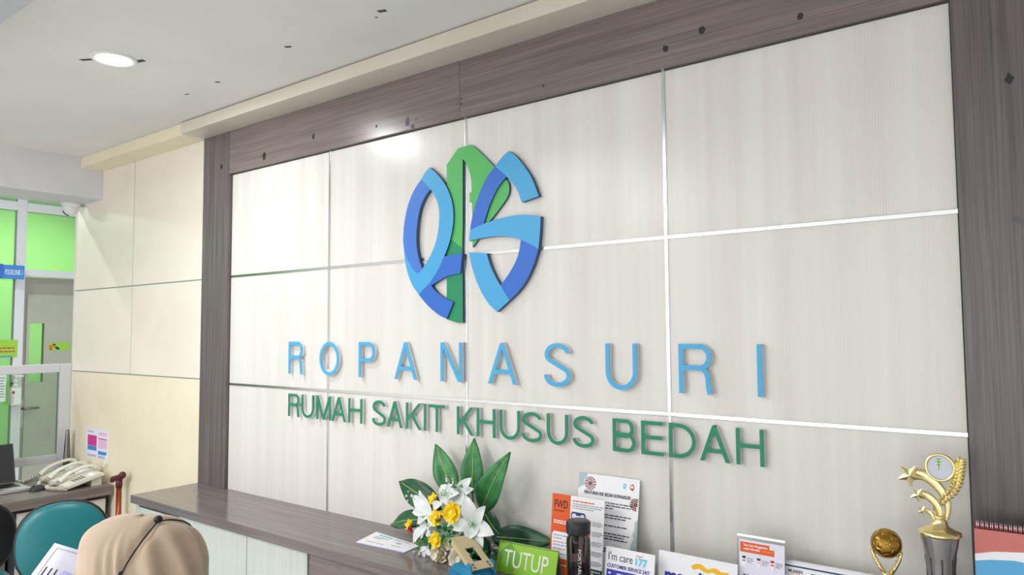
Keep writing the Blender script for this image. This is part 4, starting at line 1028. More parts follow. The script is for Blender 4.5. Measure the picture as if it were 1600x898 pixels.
for s in (-1, 1):
    bm = prism(nb(), catmull([(0.02,0.014),(0.062,0.014),(0.066,0.03),(0.058,0.058),(0.042,0.064),(0.026,0.05)], 3, closed=True), lambda a, b, d: (a, d, b), s*0.040-0.002, s*0.040+0.002); obj('hinge_plate', bm, M['punchb'], t)
S = T((0.046, 0, 0.052)) @ Matrix.Rotation(math.radians(24), 4, 'Y')
bm = nb()
outl = [(-0.135,-0.030),(-0.128,-0.036),(0.012,-0.037),(0.018,-0.030),(0.018,0.030),(0.012,0.037),(-0.128,0.036),(-0.135,0.030)]
hole = [(-0.070,-0.018),(-0.020,-0.022),(-0.020,0.022),(-0.070,0.018)]
# lever plate with a slot: four pieces round the slot, folded sides
for (x0, x1, y0, y1) in ((-0.135,-0.078,-0.036,0.036),(-0.016,0.018,-0.037,0.037),(-0.078,-0.016,-0.0365,-0.016),(-0.078,-0.016,0.016,0.0365)):
    bx(bm, x0, x1, y0, y1, 0.0, 0.0035)
for s in (-1, 1): bx(bm, -0.125, 0.016, s*0.036-0.0015, s*0.036+0.0015, -0.012, 0.001)
bm.transform(S); obj('lever', bm, M['punchl'], t)
for x in (-0.004, 0.010):
    for s in (-1, 1):
        bm = ball(nb(), (x, s*0.0255, 0.0035), 0.0045, (1, 1, 0.5), 10, 6); bm.transform(S); lab(obj('rivet', bm, M['steel'], t), 'steel rivet')
bm = nb()
for q in ([(-0.012,0.006),(-0.006,0.010),(0.004,0.010),(0.010,0.005),(0.012,-0.004),(0.007,-0.004),(0.006,0.0),(-0.003,0.0),(-0.004,-0.004),(-0.008,-0.004)],):
    prism(bm, q, lambda a, b, d: (a-0.03, b-0.005, d), 0.0465, 0.0440)
lab(obj('animal_mark', bm, M['ink'], t), 'small dark animal mark')

# folded paper slip on the worktop
a, b, c2, d = (-2.0507, -0.2303, 0.8725), (-2.0893, -0.1004, 0.8725), (-1.8318, -0.1299, 0.8725), (-1.8209, -0.2127, 0.8725)
cx, cy = (a[0]+c2[0])/2, (a[1]+c2[1])/2
t = thing('paper_slip', 'white printed paper slip lying on the worktop left of the flowers', 'paper', (cx, cy, CT))
q = [(p[0]-cx, p[1]-cy) for p in (a, d, c2, b)]
obj('slip', prism(nb(), q, lambda u, v, w_: (u, v, w_), 0.0028, 0.0002), M['paper'], t)
lab(obj('under_slip', prism(nb(), [(u*0.985+0.003, v-0.006) for u, v in q], lambda u, v, w_: (u, v, w_), 0.0016, 0.0001), M['lilacp'], t), 'lilac sheet showing below')
def on(u, v):                    # bilinear on the slip
    A, D, C_, B = [Vector(p) for p in q]; return (A.lerp(D, u)).lerp(B.lerp(C_, u), v)
def sl(u0, v0, u1, v1, m, nm='print_block'):
    obj(nm, prism(nb(), [tuple(on(u0,v0)), tuple(on(u1,v0)), tuple(on(u1,v1)), tuple(on(u0,v1))], lambda x, y, z: (x, y, z), 0.0031, 0.0028), M[m], t)
sl(0.15, 0.80, 0.45, 0.90, 'cyan'); sl(0.5, 0.84, 0.85, 0.88, 'inkg', 'print_line'); sl(0.12, 0.66, 0.42, 0.70, 'inkg', 'print_line'); sl(0.12, 0.56, 0.30, 0.60, 'inkg', 'print_line'); sl(0.62, 0.55, 0.72, 0.68, 'lilacp'); sl(0.62, 0.30, 0.80, 0.34, 'inkg', 'print_line'); sl(0.12, 0.2, 0.5, 0.23, 'inkg', 'print_line')

# ================================================================== TROPHIES
SY = -0.12
t = thing('star_trophy', 'tall gold trophy with three shooting stars and a laurel branch', 'trophy', (-0.231, SY, CT))
def wz(pts): return pts
obj('base', bx(nb(), -0.045, 0.045, -0.045, 0.045, 0.0, 0.05, 0.003), M['marble'], t)
obj('column', lathe(nb(), [(0.026, 0.05), (0.026, 0.20), (0.030, 0.25), (0.038, 0.293), (0.038, 0.296)], 28), M['trophycol'], t)
for k in range(8):
    a = 2*PI*k/8+0.2; obj('groove', tube(nb(), [(0.0262*math.cos(a), 0.0262*math.sin(a), 0.07), (0.0262*math.cos(a), 0.0262*math.sin(a), 0.225), (0.029*math.cos(a), 0.029*math.sin(a), 0.25)], 0.0025, 6), M['trophydk'], t)
obj('cup_foot', lathe(nb(), [(0.039, 0.295), (0.043, 0.299), (0.042, 0.305), (0.030, 0.311), (0.019, 0.317), (0.016, 0.325), (0.0125, 0.334), (0.0155, 0.337), (0.0125, 0.341), (0.0, 0.341)], 32), M['gold'], t)
Z7 = [(-0.2846, 1.2987), (-0.2627, 1.2984), (-0.2439, 1.2887), (-0.2303, 1.2743), (-0.2192, 1.2576), (-0.2130, 1.2372), (-0.2137, 1.2185), (-0.2203, 1.1969)]
def sweep(pts, hw, name, dy=0.0):
    q = catmull([(x, SY+dy, z) for x, z in pts], 4); L = len(q)
    rr = []
    for i in range(L):
        f = i/(L-1)*(len(hw)-1); k = min(int(f), len(hw)-2); rr.append(hw[k]+(hw[k+1]-hw[k])*(f-k))
    return obj(name, tube(nb(), q, rr, 10, flat=0.38, up=(0, -1, 0)), M['gold'], t, True)
def star(c, r, a0, dy, name='star'):
    bm = nb(); out = []
    for i in range(10):
        a = a0+PI*i/5; rr = r if i % 2 == 0 else r*0.46
        out.append((c[0]+rr*math.cos(a), c[1]+rr*math.sin(a)))
    fr = bm.verts.new((c[0], SY+dy-r*0.22, c[1])); bk = bm.verts.new((c[0], SY+dy+r*0.25, c[1]))
    vs = [bm.verts.new((x, SY+dy, z)) for x, z in out]
    for i in range(10):
        bm.faces.new((vs[i], vs[(i+1) % 10], fr)); bm.faces.new((vs[(i+1) % 10], vs[i], bk))
    return obj(name, bm, M['gold'], t, True)
K = 0.000283                       # metres per traced unit at the trophy
sweep(Z7, [48*K, 44*K, 40*K, 36*K, 32*K, 24*K, 18*K, 14*K], 'star_tail')
sweep([(-0.2679, 1.2553), (-0.2500, 1.2522), (-0.2363, 1.2393), (-0.2286, 1.2244), (-0.2267, 1.2113), (-0.2285, 1.1957)], [34*K, 32*K, 29*K, 25*K, 20*K, 15*K], 'star_tail', -0.006)
sweep([(-0.2595, 1.2213), (-0.2488, 1.2188), (-0.2420, 1.2104), (-0.2374, 1.1943)], [18*K, 17*K, 14*K, 10*K], 'star_tail', -0.010)
star([(-0.2842, 1.2955)][0], 98*K, 1.05, -0.014)
star([(-0.2686, 1.2544)][0], 62*K, 1.05, -0.016)
star([(-0.2602, 1.2212)][0], 42*K, 1.15, -0.018)
cc = [(-0.2247, 1.3182)][0]
ring = [(cc[0]+0.0275*math.cos(2*PI*i/40), SY-0.004, cc[1]+0.0285*math.sin(2*PI*i/40)) for i in range(40)]
obj('medal_ring', tube(nb(), ring, 0.0036, 8, closed=True), M['gold'], t, True)
bm = prism(nb(), [(cc[0]+0.0262*math.cos(2*PI*i/40), cc[1]+0.0272*math.sin(2*PI*i/40)) for i in range(40)], lambda a, b, d: (a, d, b), SY-0.005, SY+0.001)
lab(obj('medal_face', bm, M['plaque'], t, True), 'pale oval medal face')
bm = nb()
for (x0, z0, x1, z1) in ((-0.001,-0.012,0.001,0.014),(-0.007,0.006,0.007,0.008),(-0.005,0.012,0.005,0.0135),(-0.004,-0.001,0.004,0.001)):
    bx(bm, cc[0]-0.002+x0, cc[0]-0.002+x1, SY-0.0056, SY-0.005, cc[1]+0.006+z0, cc[1]+0.006+z1)
lab(obj('medal_mark', bm, M['lime'], t, True), 'thin lime mark on the medal')
br = catmull([(-0.2393, 1.2068), (-0.2331, 1.2291), (-0.2219, 1.2466), (-0.2074, 1.2617), (-0.1963, 1.2816), (-0.1910, 1.3007), (-0.1887, 1.3208), (-0.1875, 1.3341)], 5)
obj('laurel_stem', tube(nb(), [(x, SY+0.002, z) for x, z in br], 0.0022, 6), M['gold'], t, True)
def leaflet(p, d, L, W, y):
    bm = nb(); n = Vector((-d.y, d.x))
    out = [(0, 0), (0.25, 0.8), (0.55, 1.0), (0.85, 0.45), (1.0, 0.0), (0.85, -0.45), (0.55, -1.0), (0.25, -0.8)]
    vs = [bm.verts.new((p.x+d.x*L*u+n.x*W*v, y, p.y+d.y*L*u+n.y*W*v)) for u, v in out]
    c_ = bm.verts.new((p.x+d.x*L*0.5, y-W*0.8, p.y+d.y*L*0.5)); b_ = bm.verts.new((p.x+d.x*L*0.5, y+W*0.4, p.y+d.y*L*0.5))
    for i in range(8): bm.faces.new((vs[i], vs[(i+1) % 8], c_)); bm.faces.new((vs[(i+1) % 8], vs[i], b_))
    return obj('laurel_leaf', bm, M['gold'], t, True)
for i in range(3, len(br)-1, 2):
    p = Vector(br[i]); d = (Vector(br[min(i+2, len(br)-1)])-Vector(br[i-2])).normalized(); g = 0.4+0.6*i/len(br)
    for s in (-1, 1):
        e = (d*0.75+Vector((d.y*s, -d.x*s))*0.8).normalized()
        if s == -1 and i > len(br)*0.55: L_ = 0.011
        else: L_ = 0.023*g
        leaflet(p, e, L_, 0.0068*g, SY-0.004)
leaflet(Vector(br[-1]), Vector((0.1, 1.0)).normalized(), 0.014, 0.006, SY-0.004)

t = thing('football_trophy', 'small gold football trophy with the ball held between two slanted arms', 'trophy', (-0.336, -0.14, CT))
cz = 0.2655; r = 0.033
bm = nb(); bmesh.ops.create_icosphere(bm, subdivisions=1, radius=1.0)
bmesh.ops.bevel(bm, geom=bm.verts[:], offset=0.3505, offset_type='OFFSET', segments=1, affect='VERTICES')
fs = bm.faces[:]
bmesh.ops.inset_individual(bm, faces=fs, thickness=0.05, depth=0.0); inner = fs
bmesh.ops.triangulate(bm, faces=[f for f in bm.faces if len(f.verts) > 4]); bmesh.ops.subdivide_edges(bm, edges=bm.edges[:], cuts=2, use_grid_fill=True)
iv = set()
for v in bm.verts: v.co.normalize()
bm.normal_update()
# seams: vertices close to the great-circle edges of the truncated icosahedron sit lower
tb = nb(); bmesh.ops.create_icosphere(tb, subdivisions=1, radius=1.0); bmesh.ops.bevel(tb, geom=tb.verts[:], offset=0.3505, offset_type='OFFSET', segments=1, affect='VERTICES')
seg = [(e.verts[0].co.normalized(), e.verts[1].co.normalized()) for e in tb.edges]; tb.free()
def sd(p):
    best = 9
    for a, b in seg:
        ab = b-a; u = max(0, min(1, (p-a).dot(ab)/ab.length_squared)); best = min(best, (p-(a+ab*u).normalized()).length)
    return best
for v in bm.verts:
    k = sd(v.co); v.co *= r*(1.0 if k > 0.03 else 0.955)
    v.co = Matrix.Rotation(0.4, 3, 'X') @ Matrix.Rotation(0.5, 3, 'Z') @ v.co
bm.transform(T((0, 0, cz)))
for f in bm.faces: f.smooth = True
obj('ball', bm, M['goldd'], t)
for s in (-1, 1):
    q = [(s*0.0315, -0.004, cz-0.012), (s*0.026, -0.002, cz-0.034), (s*0.016, 0, cz-0.054), (s*0.004, 0, cz-0.072)]
    obj('arm', tube(nb(), q, [0.0032, 0.0042, 0.0048, 0.005], 8), M['gold'], t)
    for k in range(6):
        u = (k+0.5)/6; p = Vector(q[0]).lerp(Vector(q[3]), u)
        obj('arm_rib', ball(nb(), (p.x, p.y-0.003, p.z), 0.0042, (0.9, 0.8, 0.7), 8, 6), M['gold'], t)
obj('stem', lathe(nb(), [(0.012, 0.20), (0.009, 0.19), (0.006, 0.16), (0.007, 0.10), (0.018, 0.07), (0.022, 0.05)], 20), M['gold'], t)
obj('base', bx(nb(), -0.03, 0.03, -0.03, 0.03, 0.0, 0.05, 0.003), M['marble'], t)

# ================================================================== DESK CALENDAR
c = Card('calendar', 'spiral-bound calendar with red and blue cover against the dark right frame', 'calendar', (0.013, -0.150, CT), 0.356, 0.322, math.radians(10), math.radians(2), m='cal_red', th=0.004, part='page')
c.poly([(0.0,0.0),(1.0,0.0),(1.0,0.80),(0.52,0.80),(0.46,0.775),(0.42,0.78),(0.38,0.865),(0.25,0.885),(0.10,0.865),(0.0,0.835)], 'paper', 'white_band')
c.poly([(0.0,0.0),(1.0,0.0),(1.0,0.76),(0.54,0.765),(0.45,0.735),(0.40,0.74),(0.34,0.815),(0.20,0.825),(0.08,0.81),(0.0,0.79)], 'cal_blue', 'blue_field')
c.rect(0.12, 0.05, 0.95, 0.715, 'paper2', 'date_table')
c.text('January', 0.22, 0.655, 0.013, 'ink', 0.10, bold=0.0002)
for r_ in range(6):
    for d_ in range(7):
        n_ = r_*7+d_-5
        if r_ == 0: c.text(['Su','Mo','Tu','We','Th','Fr','Sa'][d_], 0.14+0.05*d_, 0.625, 0.0075, 'ink' if d_ else 'red')
        elif 1 <= n_ <= 31: c.text(str(n_), 0.14+0.05*d_, 0.625-0.045*r_, 0.009, 'inkg' if d_ else 'red')
R2 = T((0, 0.008, 0)) @ c.R
obj('back_board', bx(nb(), -0.178, 0.178, 0.0, 0.003, 0.0, 0.334, 0.0006, mtx=R2), M['cal_back'], c.t)
w0 = None
for k in range(41):
    for e in (-0.0016, 0.0016):
        x = -0.171+0.0085*k+e
        q = [(0, 0.007*math.cos(a), 0.331+0.0085*math.sin(a)) for a in [2*PI*i/12 for i in range(12)]]
        if w0 is None:
            bm = tube(nb(), q, 0.0010, 5, closed=True); bm.transform(T((0, 0.003, 0)) @ c.R); w0 = o = obj('spiral_ring', bm, M['chrome'], c.t)
        else: o = copy_part(w0); o.parent = c.t
        o.location = (x, 0, 0)

# ================================================================== FLOWER ARRANGEMENT
fa = thing('flower_arrangement', 'artificial bouquet of white lilies, cream roses and broad green leaves on the worktop', 'flowers', (-1.60, -0.15, CT))
CAMP = Vector((0.0, -2.0, CAM_Z))
def blade(bm, base, tip, W, bow=0.0, cup=0.0, face=None, n=10, wob=0.0, peak=0.42, twist=0.0, mi=0):
    """leaf or petal from base to tip, half width W, bowed towards `face`"""
    base, tip = Vector(base), Vector(tip); d = tip-base; Ln = d.length; d.normalize()
    f = Vector(face).normalized() if face is not None else (Vector((0.4, -1, 0.25))).normalized()
    s = d.cross(f).normalized(); f = s.cross(d).normalized()
    rows = []
    for i in range(n+1):
        t = i/n; e = math.log(0.5)/math.log(peak)
        wv = W*max(0.03, math.sin(PI*min(1, t)**e)**0.85) if 0 < t < 1 else W*0.03
        st = s*math.cos(twist*t)+f*math.sin(twist*t)
        p = base+d*Ln*t+f*bow*math.sin(PI*t*0.9)*Ln
        row = []
        for k in (-1, -0.5, 0, 0.5, 1):
            z = f*(cup*abs(k)**1.5*wv + wob*math.sin(9*t+k*2)*abs(k)*W)
            row.append(bm.verts.new(p+st*wv*k+z))
        rows.append(row)
    for A, B in zip(rows, rows[1:]):
        for k in range(4):
            fc = bm.faces.new((A[k], A[k+1], B[k+1], B[k])); fc.smooth = True; fc.material_index = mi
    return [r[2].co.copy() for r in rows], f
def leaf(base, tip, W, m='leaf', bow=0.06, cup=0.25, face=None, label=None, wob=0.10, twist=0.0):
    bm = nb(); mid, f = blade(bm, base, tip, W, bow, cup, face, 12, wob, 0.40, twist)
    o = obj('leaf', bm, M[m], fa, True, norm=False)
    sol = o.modifiers.new('thick', 'SOLIDIFY'); sol.thickness = 0.0012
    v = obj('vein', tube(nb(), [p+f*0.0012 for p in mid[1:-1]], [0.0021-0.0013*i/len(mid) for i in range(len(mid)-2)], 5), M['vein'], o, False)
    v.data.transform(wm(o).inverted())
    if label: lab(o, label)
leaf((-1.7023, -0.085, 1.0549), (-1.8231, -0.055, 1.2193), 0.043)
leaf((-1.6474, -0.06, 1.064), (-1.6531, -0.04, 1.2535), 0.041, bow=0.03)
leaf((-1.5949, -0.075, 1.0134), (-1.4643, -0.075, 1.2305), 0.044, bow=0.10, face=(0.5, -1, 0.5))
leaf((-1.7551, -0.1, 1.0065), (-1.9855, -0.075, 1.0702), 0.045, 'leafd', bow=0.10, face=(0.1, -1, 0.5))
leaf((-1.8011, -0.11, 0.9641), (-2.0575, -0.055, 0.895), 0.040, 'leafd', bow=0.05, face=(0, -1, 0.9))
leaf((-1.5357, -0.13, 1.0329), (-1.4613, -0.13, 0.9663), 0.032, 'leafd', bow=0.12, face=(0.2, -1, 0.2))
leaf((-1.5628, -0.06, 0.9338), (-1.3276, -0.022, 0.9453), 0.042, 'leafd', bow=0.03, cup=0.12, face=(0.1, -1, 0.45), label='large dark leaf spreading behind the green sign')
leaf((-1.5356, -0.17, 0.949), (-1.4945, -0.165, 0.9002), 0.024, 'leafd', bow=0.06)
leaf((-1.6797, -0.15, 0.9097), (-1.8055, -0.16, 0.9169), 0.022, 'leaf')
leaf((-1.6191, -0.12, 1.0722), (-1.6332, -0.13, 1.1085), 0.012, 'leaf')
def lily(ctr, tips, W, face, bow=-0.10, throat=True, hw=None):
    c = Vector(ctr); f = Vector(face).normalized()
    o = obj('lily', ball(nb(), c-f*0.004, 0.008, (1, 1, 1), 10, 8), M['lilyc'], fa, True)
    for i, tp in enumerate(tips):
        bm = nb(); blade(bm, c, tp, W*(1.0 if i % 2 == 0 else 0.8), bow*-1, 0.28, f, 9, 0.10, 0.46)
        q = obj('petal', bm, M['lily'], o, False, norm=False); q.data.transform(wm(o).inverted())
    if throat:
        bm = nb(); s = f.cross(Vector((0, 0, 1))).normalized(); u = s.cross(f)
        for k in range(6):
            a = 2*PI*k/6; e = c+f*0.034+(s*math.cos(a)+u*math.sin(a))*0.010
            tube(bm, [c, c+f*0.018+(s*math.cos(a)+u*math.sin(a))*0.004, e], 0.0012, 5); ball(bm, e, 0.0032, (1, 1, 1), 6, 4)
        q = obj('stamens', bm, M['lilyc'], o, False); q.data.transform(wm(o).inverted())
FC = (0.45, -1.0, 0.30)
lily((-1.5336, -0.185, 1.0056), [(-1.5714, -0.185, 1.0945), (-1.4728, -0.2, 1.078), (-1.4371, -0.2, 0.9921), (-1.4718, -0.215, 0.9444), (-1.5181, -0.235, 0.967), (-1.6234, -0.215, 0.9942)], 0.026, FC)
lily((-1.633, -0.15, 1.0759), [(-1.5905, -0.13, 1.1391), (-1.5668, -0.145, 1.1087), (-1.5672, -0.19, 1.061), (-1.639, -0.185, 1.0501), (-1.6757, -0.17, 1.0889), (-1.6532, -0.14, 1.1099)], 0.022, (0.3, -1, 0.5), throat=False)
lily((-1.6702, -0.16, 1.0729), [(-1.7087, -0.15, 1.1049), (-1.6604, -0.145, 1.1206), (-1.6009, -0.18, 1.096), (-1.626, -0.19, 1.0425), (-1.6823, -0.185, 1.0547)], 0.020, (0.2, -1, 0.6))
lily((-1.7366, -0.165, 1.0111), [(-1.8537, -0.14, 1.0475), (-1.8172, -0.145, 1.0709), (-1.6707, -0.185, 1.0542), (-1.6627, -0.2, 1.0037), (-1.8, -0.175, 0.9648), (-1.8368, -0.16, 0.9957)], 0.022, (-0.4, -1, 0.4), throat=False)
lily((-1.7512, -0.175, 0.9636), [(-1.8185, -0.175, 0.8964), (-1.8006, -0.165, 0.9954), (-1.683, -0.2, 1.0006), (-1.6988, -0.205, 0.9446), (-1.762, -0.195, 0.9213)], 0.021, (-0.5, -1, 0.2), throat=False)
lily((-1.7224, -0.205, 0.9048), [(-1.7354, -0.21, 0.8658), (-1.7613, -0.205, 0.8875), (-1.6952, -0.215, 0.8848)], 0.011, (-0.2, -1, 0.2), throat=False)
def rosette(name, ctr, R, m, face, layers, label=None):
    c = Vector(ctr); f = Vector(face).normalized(); s = f.cross(Vector((0, 0, 1))).normalized(); u = s.cross(f); bm = nb(); rnd = random.Random(int(abs(c.x)*1e4))
    for li in range(layers):
        q = (li+1)/layers; k = 3+li*2 if layers > 2 else 4
        for i in range(k):
            a = 2*PI*i/k+li*0.7+rnd.uniform(-0.15, 0.15); o_ = (s*math.cos(a)+u*math.sin(a))
            r = R*(0.18+0.82*q)
            base = c-f*R*0.35+o_*r*0.25; tip = c+f*R*(0.55-0.65*q)+o_*r
            blade(bm, base, tip, r*math.pi/k*1.15, 0.10, 0.55, (f-o_*0.9), 6, 0.06, 0.62)
    ball(bm, c-f*R*0.2, R*0.45, (1, 1, 1), 8, 6)
    o = obj(name, bm, M[m], fa, True, norm=False)
    return lab(o, label) if label else o
rosette('rose', (-1.6663, -0.215, 0.8941), 0.042, 'rose', (-0.1, -1, 0.1), 4)
rosette('rose', (-1.5736, -0.215, 0.8964), 0.044, 'rose', (0.2, -1, 0.2), 4)
rosette('rose', (-1.6258, -0.2, 0.9368), 0.028, 'rose', (0.2, -1, 0.35), 4)
rosette('yellow_flower', (-1.6036, -0.215, 1.0382), 0.034, 'yellow', (0.3, -1, 0.3), 2)
rosette('yellow_flower', (-1.6795, -0.21, 1.0095), 0.027, 'yellow', (-0.1, -1, 0.2), 2)
rosette('yellow_flower', (-1.7366, -0.165, 1.0565), 0.021, 'yellow', (-0.3, -1, 0.5), 2)
rosette('yellow_flower', (-1.6655, -0.225, 0.9442), 0.027, 'yellow', (0, -1, 0.2), 2)
rosette('orchid', (-1.8759, -0.14, 0.9435), 0.019, 'yellow', (-0.3, -1, 0.3), 2, 'small yellow orchid with a red lip')
rosette('orchid_lip', (-1.8594, -0.15, 0.9303), 0.013, 'redpet', (-0.1, -1, -0.3), 2)
rosette('orchid', (-1.8111, -0.17, 0.9096), 0.012, 'yellow', (0, -1, 0), 2)
# short sprigs of filler green between the flowers
bm = nb(); rnd = random.Random(5)
for (x, z, y, n) in [(*p[::2], p[1], k) for p, k in (((-1.6206, -0.215, 0.9761), 14), ((-1.6628, -0.2, 0.9827), 8), ((-1.7368, -0.19, 0.9094), 9), ((-1.6355, -0.16, 1.0986), 6), ((-1.5375, -0.2, 0.9254), 8), ((-1.4775, -0.14, 0.9051), 12), ((-1.5805, -0.21, 0.961), 8))]:
    for i in range(n):
        p = Vector((x+rnd.uniform(-0.03, 0.03), y+rnd.uniform(-0.02, 0.01), max(CT+0.015, z+rnd.uniform(-0.022, 0.022))))
        d = Vector((rnd.uniform(-1, 1), rnd.uniform(-1, -0.1), rnd.uniform(-0.5, 1))).normalized()
        blade(bm, p, p+d*rnd.uniform(0.015, 0.03), rnd.uniform(0.004, 0.008), 0.1, 0.2, (0.3, -1, 0.6), 4)
for v in bm.verts: v.co.z = max(v.co.z, CT+0.001)
g = obj('filler_foliage', bm, M['leaf'], fa, True, norm=False); g['kind'] = 'stuff'
bm = nb(); rnd = random.Random(9)       # tiny white buds
for p0, n in (((-1.6691, -0.145, 1.1196), 9), ((-1.8519, -0.145, 1.0441), 7), ((-1.7662, -0.2, 0.8684), 6), ((-1.4721, -0.15, 0.9247), 7), ((-1.7058, -0.21, 0.9614), 6)):
    for i in range(n):
        p = Vector(p0)+Vector((rnd.uniform(-0.022, 0.022), rnd.uniform(-0.012, 0.012), rnd.uniform(-0.016, 0.02))); p.z = max(p.z, CT+0.006)
        ball(bm, p, rnd.uniform(0.0028, 0.005), (1, 1, 1), 6, 4)
g = obj('small_buds', bm, M['lily'], fa, True); g['kind'] = 'stuff'
obj('basket', lathe(nb(), [(0.0, 0.0), (0.055, 0.0), (0.066, 0.02), (0.062, 0.05), (0.03, 0.085), (0.0, 0.09)], 20, (0.0, 0.03, 0.0)), M['dkgreen'], fa)
bm = nb()
for p in ((-1.7023, -0.085, 1.0549), (-1.6474, -0.06, 1.064), (-1.5949, -0.075, 1.0134), (-1.7551, -0.1, 1.0065), (-1.5378, -0.18, 1.0039), (-1.6348, -0.148, 1.0753), (-1.7414, -0.16, 1.0094), (-1.6171, -0.2, 1.0333), (-1.5396, -0.075, 0.9452)):
    a = Vector(p); b = Vector((-1.60, -0.12, CT+0.06)); tube(bm, [b, b.lerp(a, 0.5)+Vector((0, 0.01, 0.01)), a], 0.0028, 6)
obj('stems', bm, M['leafd'], fa, True)

for o in bpy.data.objects:           # nothing of the bouquet sinks into the worktop
    if o.type == 'MESH' and (o.parent == fa or (o.parent and o.parent.parent == fa)):
        for v in o.data.vertices:
            dz = CT+0.0015-(wm(o) @ v.co).z
            if dz > 0: v.co.z += dz

# ================================================================== SEATED PERSON
HC = Vector((-1.562, -1.236, 1.125)); FW = Vector((-0.7317, -0.6816, 0)); 
prz = math.atan2(FW.y, FW.x)
ps = thing('person', 'seated person in a beige headscarf seen from behind, holding white papers', 'person', (HC.x, HC.y, 0.0), prz)
WL = Matrix.Translation((HC.x, HC.y, 0)) @ Matrix.Rotation(prz, 4, 'Z'); LW = WL.inverted()
# papers in the right hand
A, B, D = Vector((-2.044, -1.221, 1.103)), Vector((-1.940, -1.338, 1.030)), Vector((-1.942, -1.164, 1.036))
e1 = (B-A).normalized(); e2 = (D-A); e2 = (e2-e1*e2.dot(e1)).normalized(); nn = e1.cross(e2)
if nn.dot(CAMP-A) < 0: nn = -nn
grip = A+e1*0.19+e2*0.20-nn*0.004
def sheet(o0, u, v, wd, hg, bend, m, parent, nm):
    bm = nb(); rows = []
    for i in range(7):
        for_row = []
        for j in range(5):
            a, b = wd*j/4, hg*i/6
            for_row.append(bm.verts.new(o0+u*a+v*b+nn*bend*((b/hg)**2)))
        rows.append(for_row)
    for P_, Q_ in zip(rows, rows[1:]):
        for j in range(4): bm.faces.new((P_[j], P_[j+1], Q_[j+1], Q_[j])).smooth = True
    o = obj(nm, bm, m, parent, True); md = o.modifiers.new('thick', 'SOLIDIFY'); md.thickness = 0.0006
    return o
pp = thing('paper_sheets', 'white printed sheets held up in front of the teal chair', 'paper', tuple(A))
sheet(A, e1, e2, 0.21, 0.26, -0.015, M['paper2'], pp, 'sheet')
lab(sheet(A+e1*0.075+e2*0.060+nn*0.004, (e1*0.92+e2*-0.3).normalized(), (e2*0.92+e1*0.30).normalized(), 0.15, 0.21, 0.02, M['lilacp'], pp, 'sheet'), 'second sheet folded over, coloured for shade')  # shade of the folded sheet is put into its darker lilac
bm = nb()
for k in range(3):
    o0 = A+e1*(0.075+0.0)+e2*(0.018+0.012*k)+nn*0.0008; u = e1*(0.045-0.012*k); v = e2*0.0028
    bm.faces.new([bm.verts.new(q) for q in (o0, o0+u, o0+u+v, o0+v)])
obj('print_line', bm, M['ink'], pp, True)
bm = nb()
for (o0, u, v) in ((A+e1*0.012+e2*0.012+nn*0.0008, e1*0.19, e2*0.0012), (A+e1*0.012+e2*0.012+nn*0.0008, e1*0.0012, e2*0.22)):
    bm.faces.new([bm.verts.new(q) for q in (o0, o0+u, o0+u+v, o0+v)])
obj('border_line', bm, M['inkg'], pp, True)

# body: one skinned surface; local +x is forward, +y the person's left
gl = LW @ grip
V, E, Rr = [], [], []
def vv(p, r, par=None):
    V.append(tuple(p)); Rr.append(r)
    if par is not None: E.append((par, len(V)-1))
    return len(V)-1
pel = vv((-0.06, 0, 0.555), (0.15, 0.12)); sp = vv((-0.075, 0, 0.70), (0.135, 0.10), pel); chs = vv((-0.07, 0, 0.86), (0.145, 0.105), sp)
nk = vv((-0.05, 0, 0.965), (0.07, 0.06), chs); nk2 = vv((-0.03, 0, 1.03), (0.052, 0.052), nk); hd = vv((-0.002, 0, 1.10), (0.078, 0.085), nk2); hd2 = vv((0.0, 0, 1.165), (0.07, 0.075), hd); vv((-0.005, 0, 1.205), (0.04, 0.045), hd2)
hands = []
def arm(side, elbow, wrist, dirf, palmn):
    sh = vv((-0.05, side*0.135, 0.89), (0.050, 0.048), chs); el = vv(elbow, (0.044, 0.044), sh); wr = vv(wrist, (0.027, 0.024), el)
    w_ = Vector(wrist); d = Vector(dirf).normalized(); n = Vector(palmn).normalized(); s = d.cross(n).normalized()
    p1 = vv(w_+d*0.045, (0.033, 0.018), wr); hands.append(w_+d*0.07)
    for k, (off, L_) in enumerate(((-0.027, 0.066), (-0.009, 0.076), (0.009, 0.072), (0.027, 0.056))):
        a = vv(w_+d*0.085+s*off, 0.010, p1); b = vv(w_+d*(0.085+L_*0.5)+s*off*1.1+n*0.010, 0.009, a); vv(w_+d*(0.085+L_*0.86)+s*off*1.1+n*0.030, 0.0075, b)
    a = vv(w_+d*0.035-s*0.036*side+n*0.006, 0.012, wr); b = vv(w_+d*0.070-s*0.050*side+n*0.016, 0.010, a); vv(w_+d*0.095-s*0.046*side+n*0.024, 0.008, b)
gd = Vector((0.9, -0.2, 0.35)).normalized()
rw = gl-gd*0.10
arm(-1, (0.10, -0.20, 0.715), tuple(rw), gd, LW.to_3x3() @ nn)
arm(1, (0.05, 0.20, 0.67), (0.26, 0.12, 0.68), (0.9, -0.35, -0.1), (0, 0, -1))
for s in (-1, 1):
    hp = vv((-0.02, s*0.095, 0.545), (0.088, 0.085), pel); kn = vv((0.38, s*0.105, 0.53), (0.062, 0.06), hp); an = vv((0.36, s*0.105, 0.10), (0.038, 0.036), kn); he = vv((0.37, s*0.105, 0.050), (0.036, 0.034), an); vv((0.52, s*0.11, 0.034), (0.034, 0.024), he)
me = bpy.data.meshes.new('body'); me.from_pydata(V, E, []); bo = bpy.data.objects.new('body', me); COL.objects.link(bo)
sk = bo.modifiers.new('skin', 'SKIN'); sk.use_smooth_shade = True
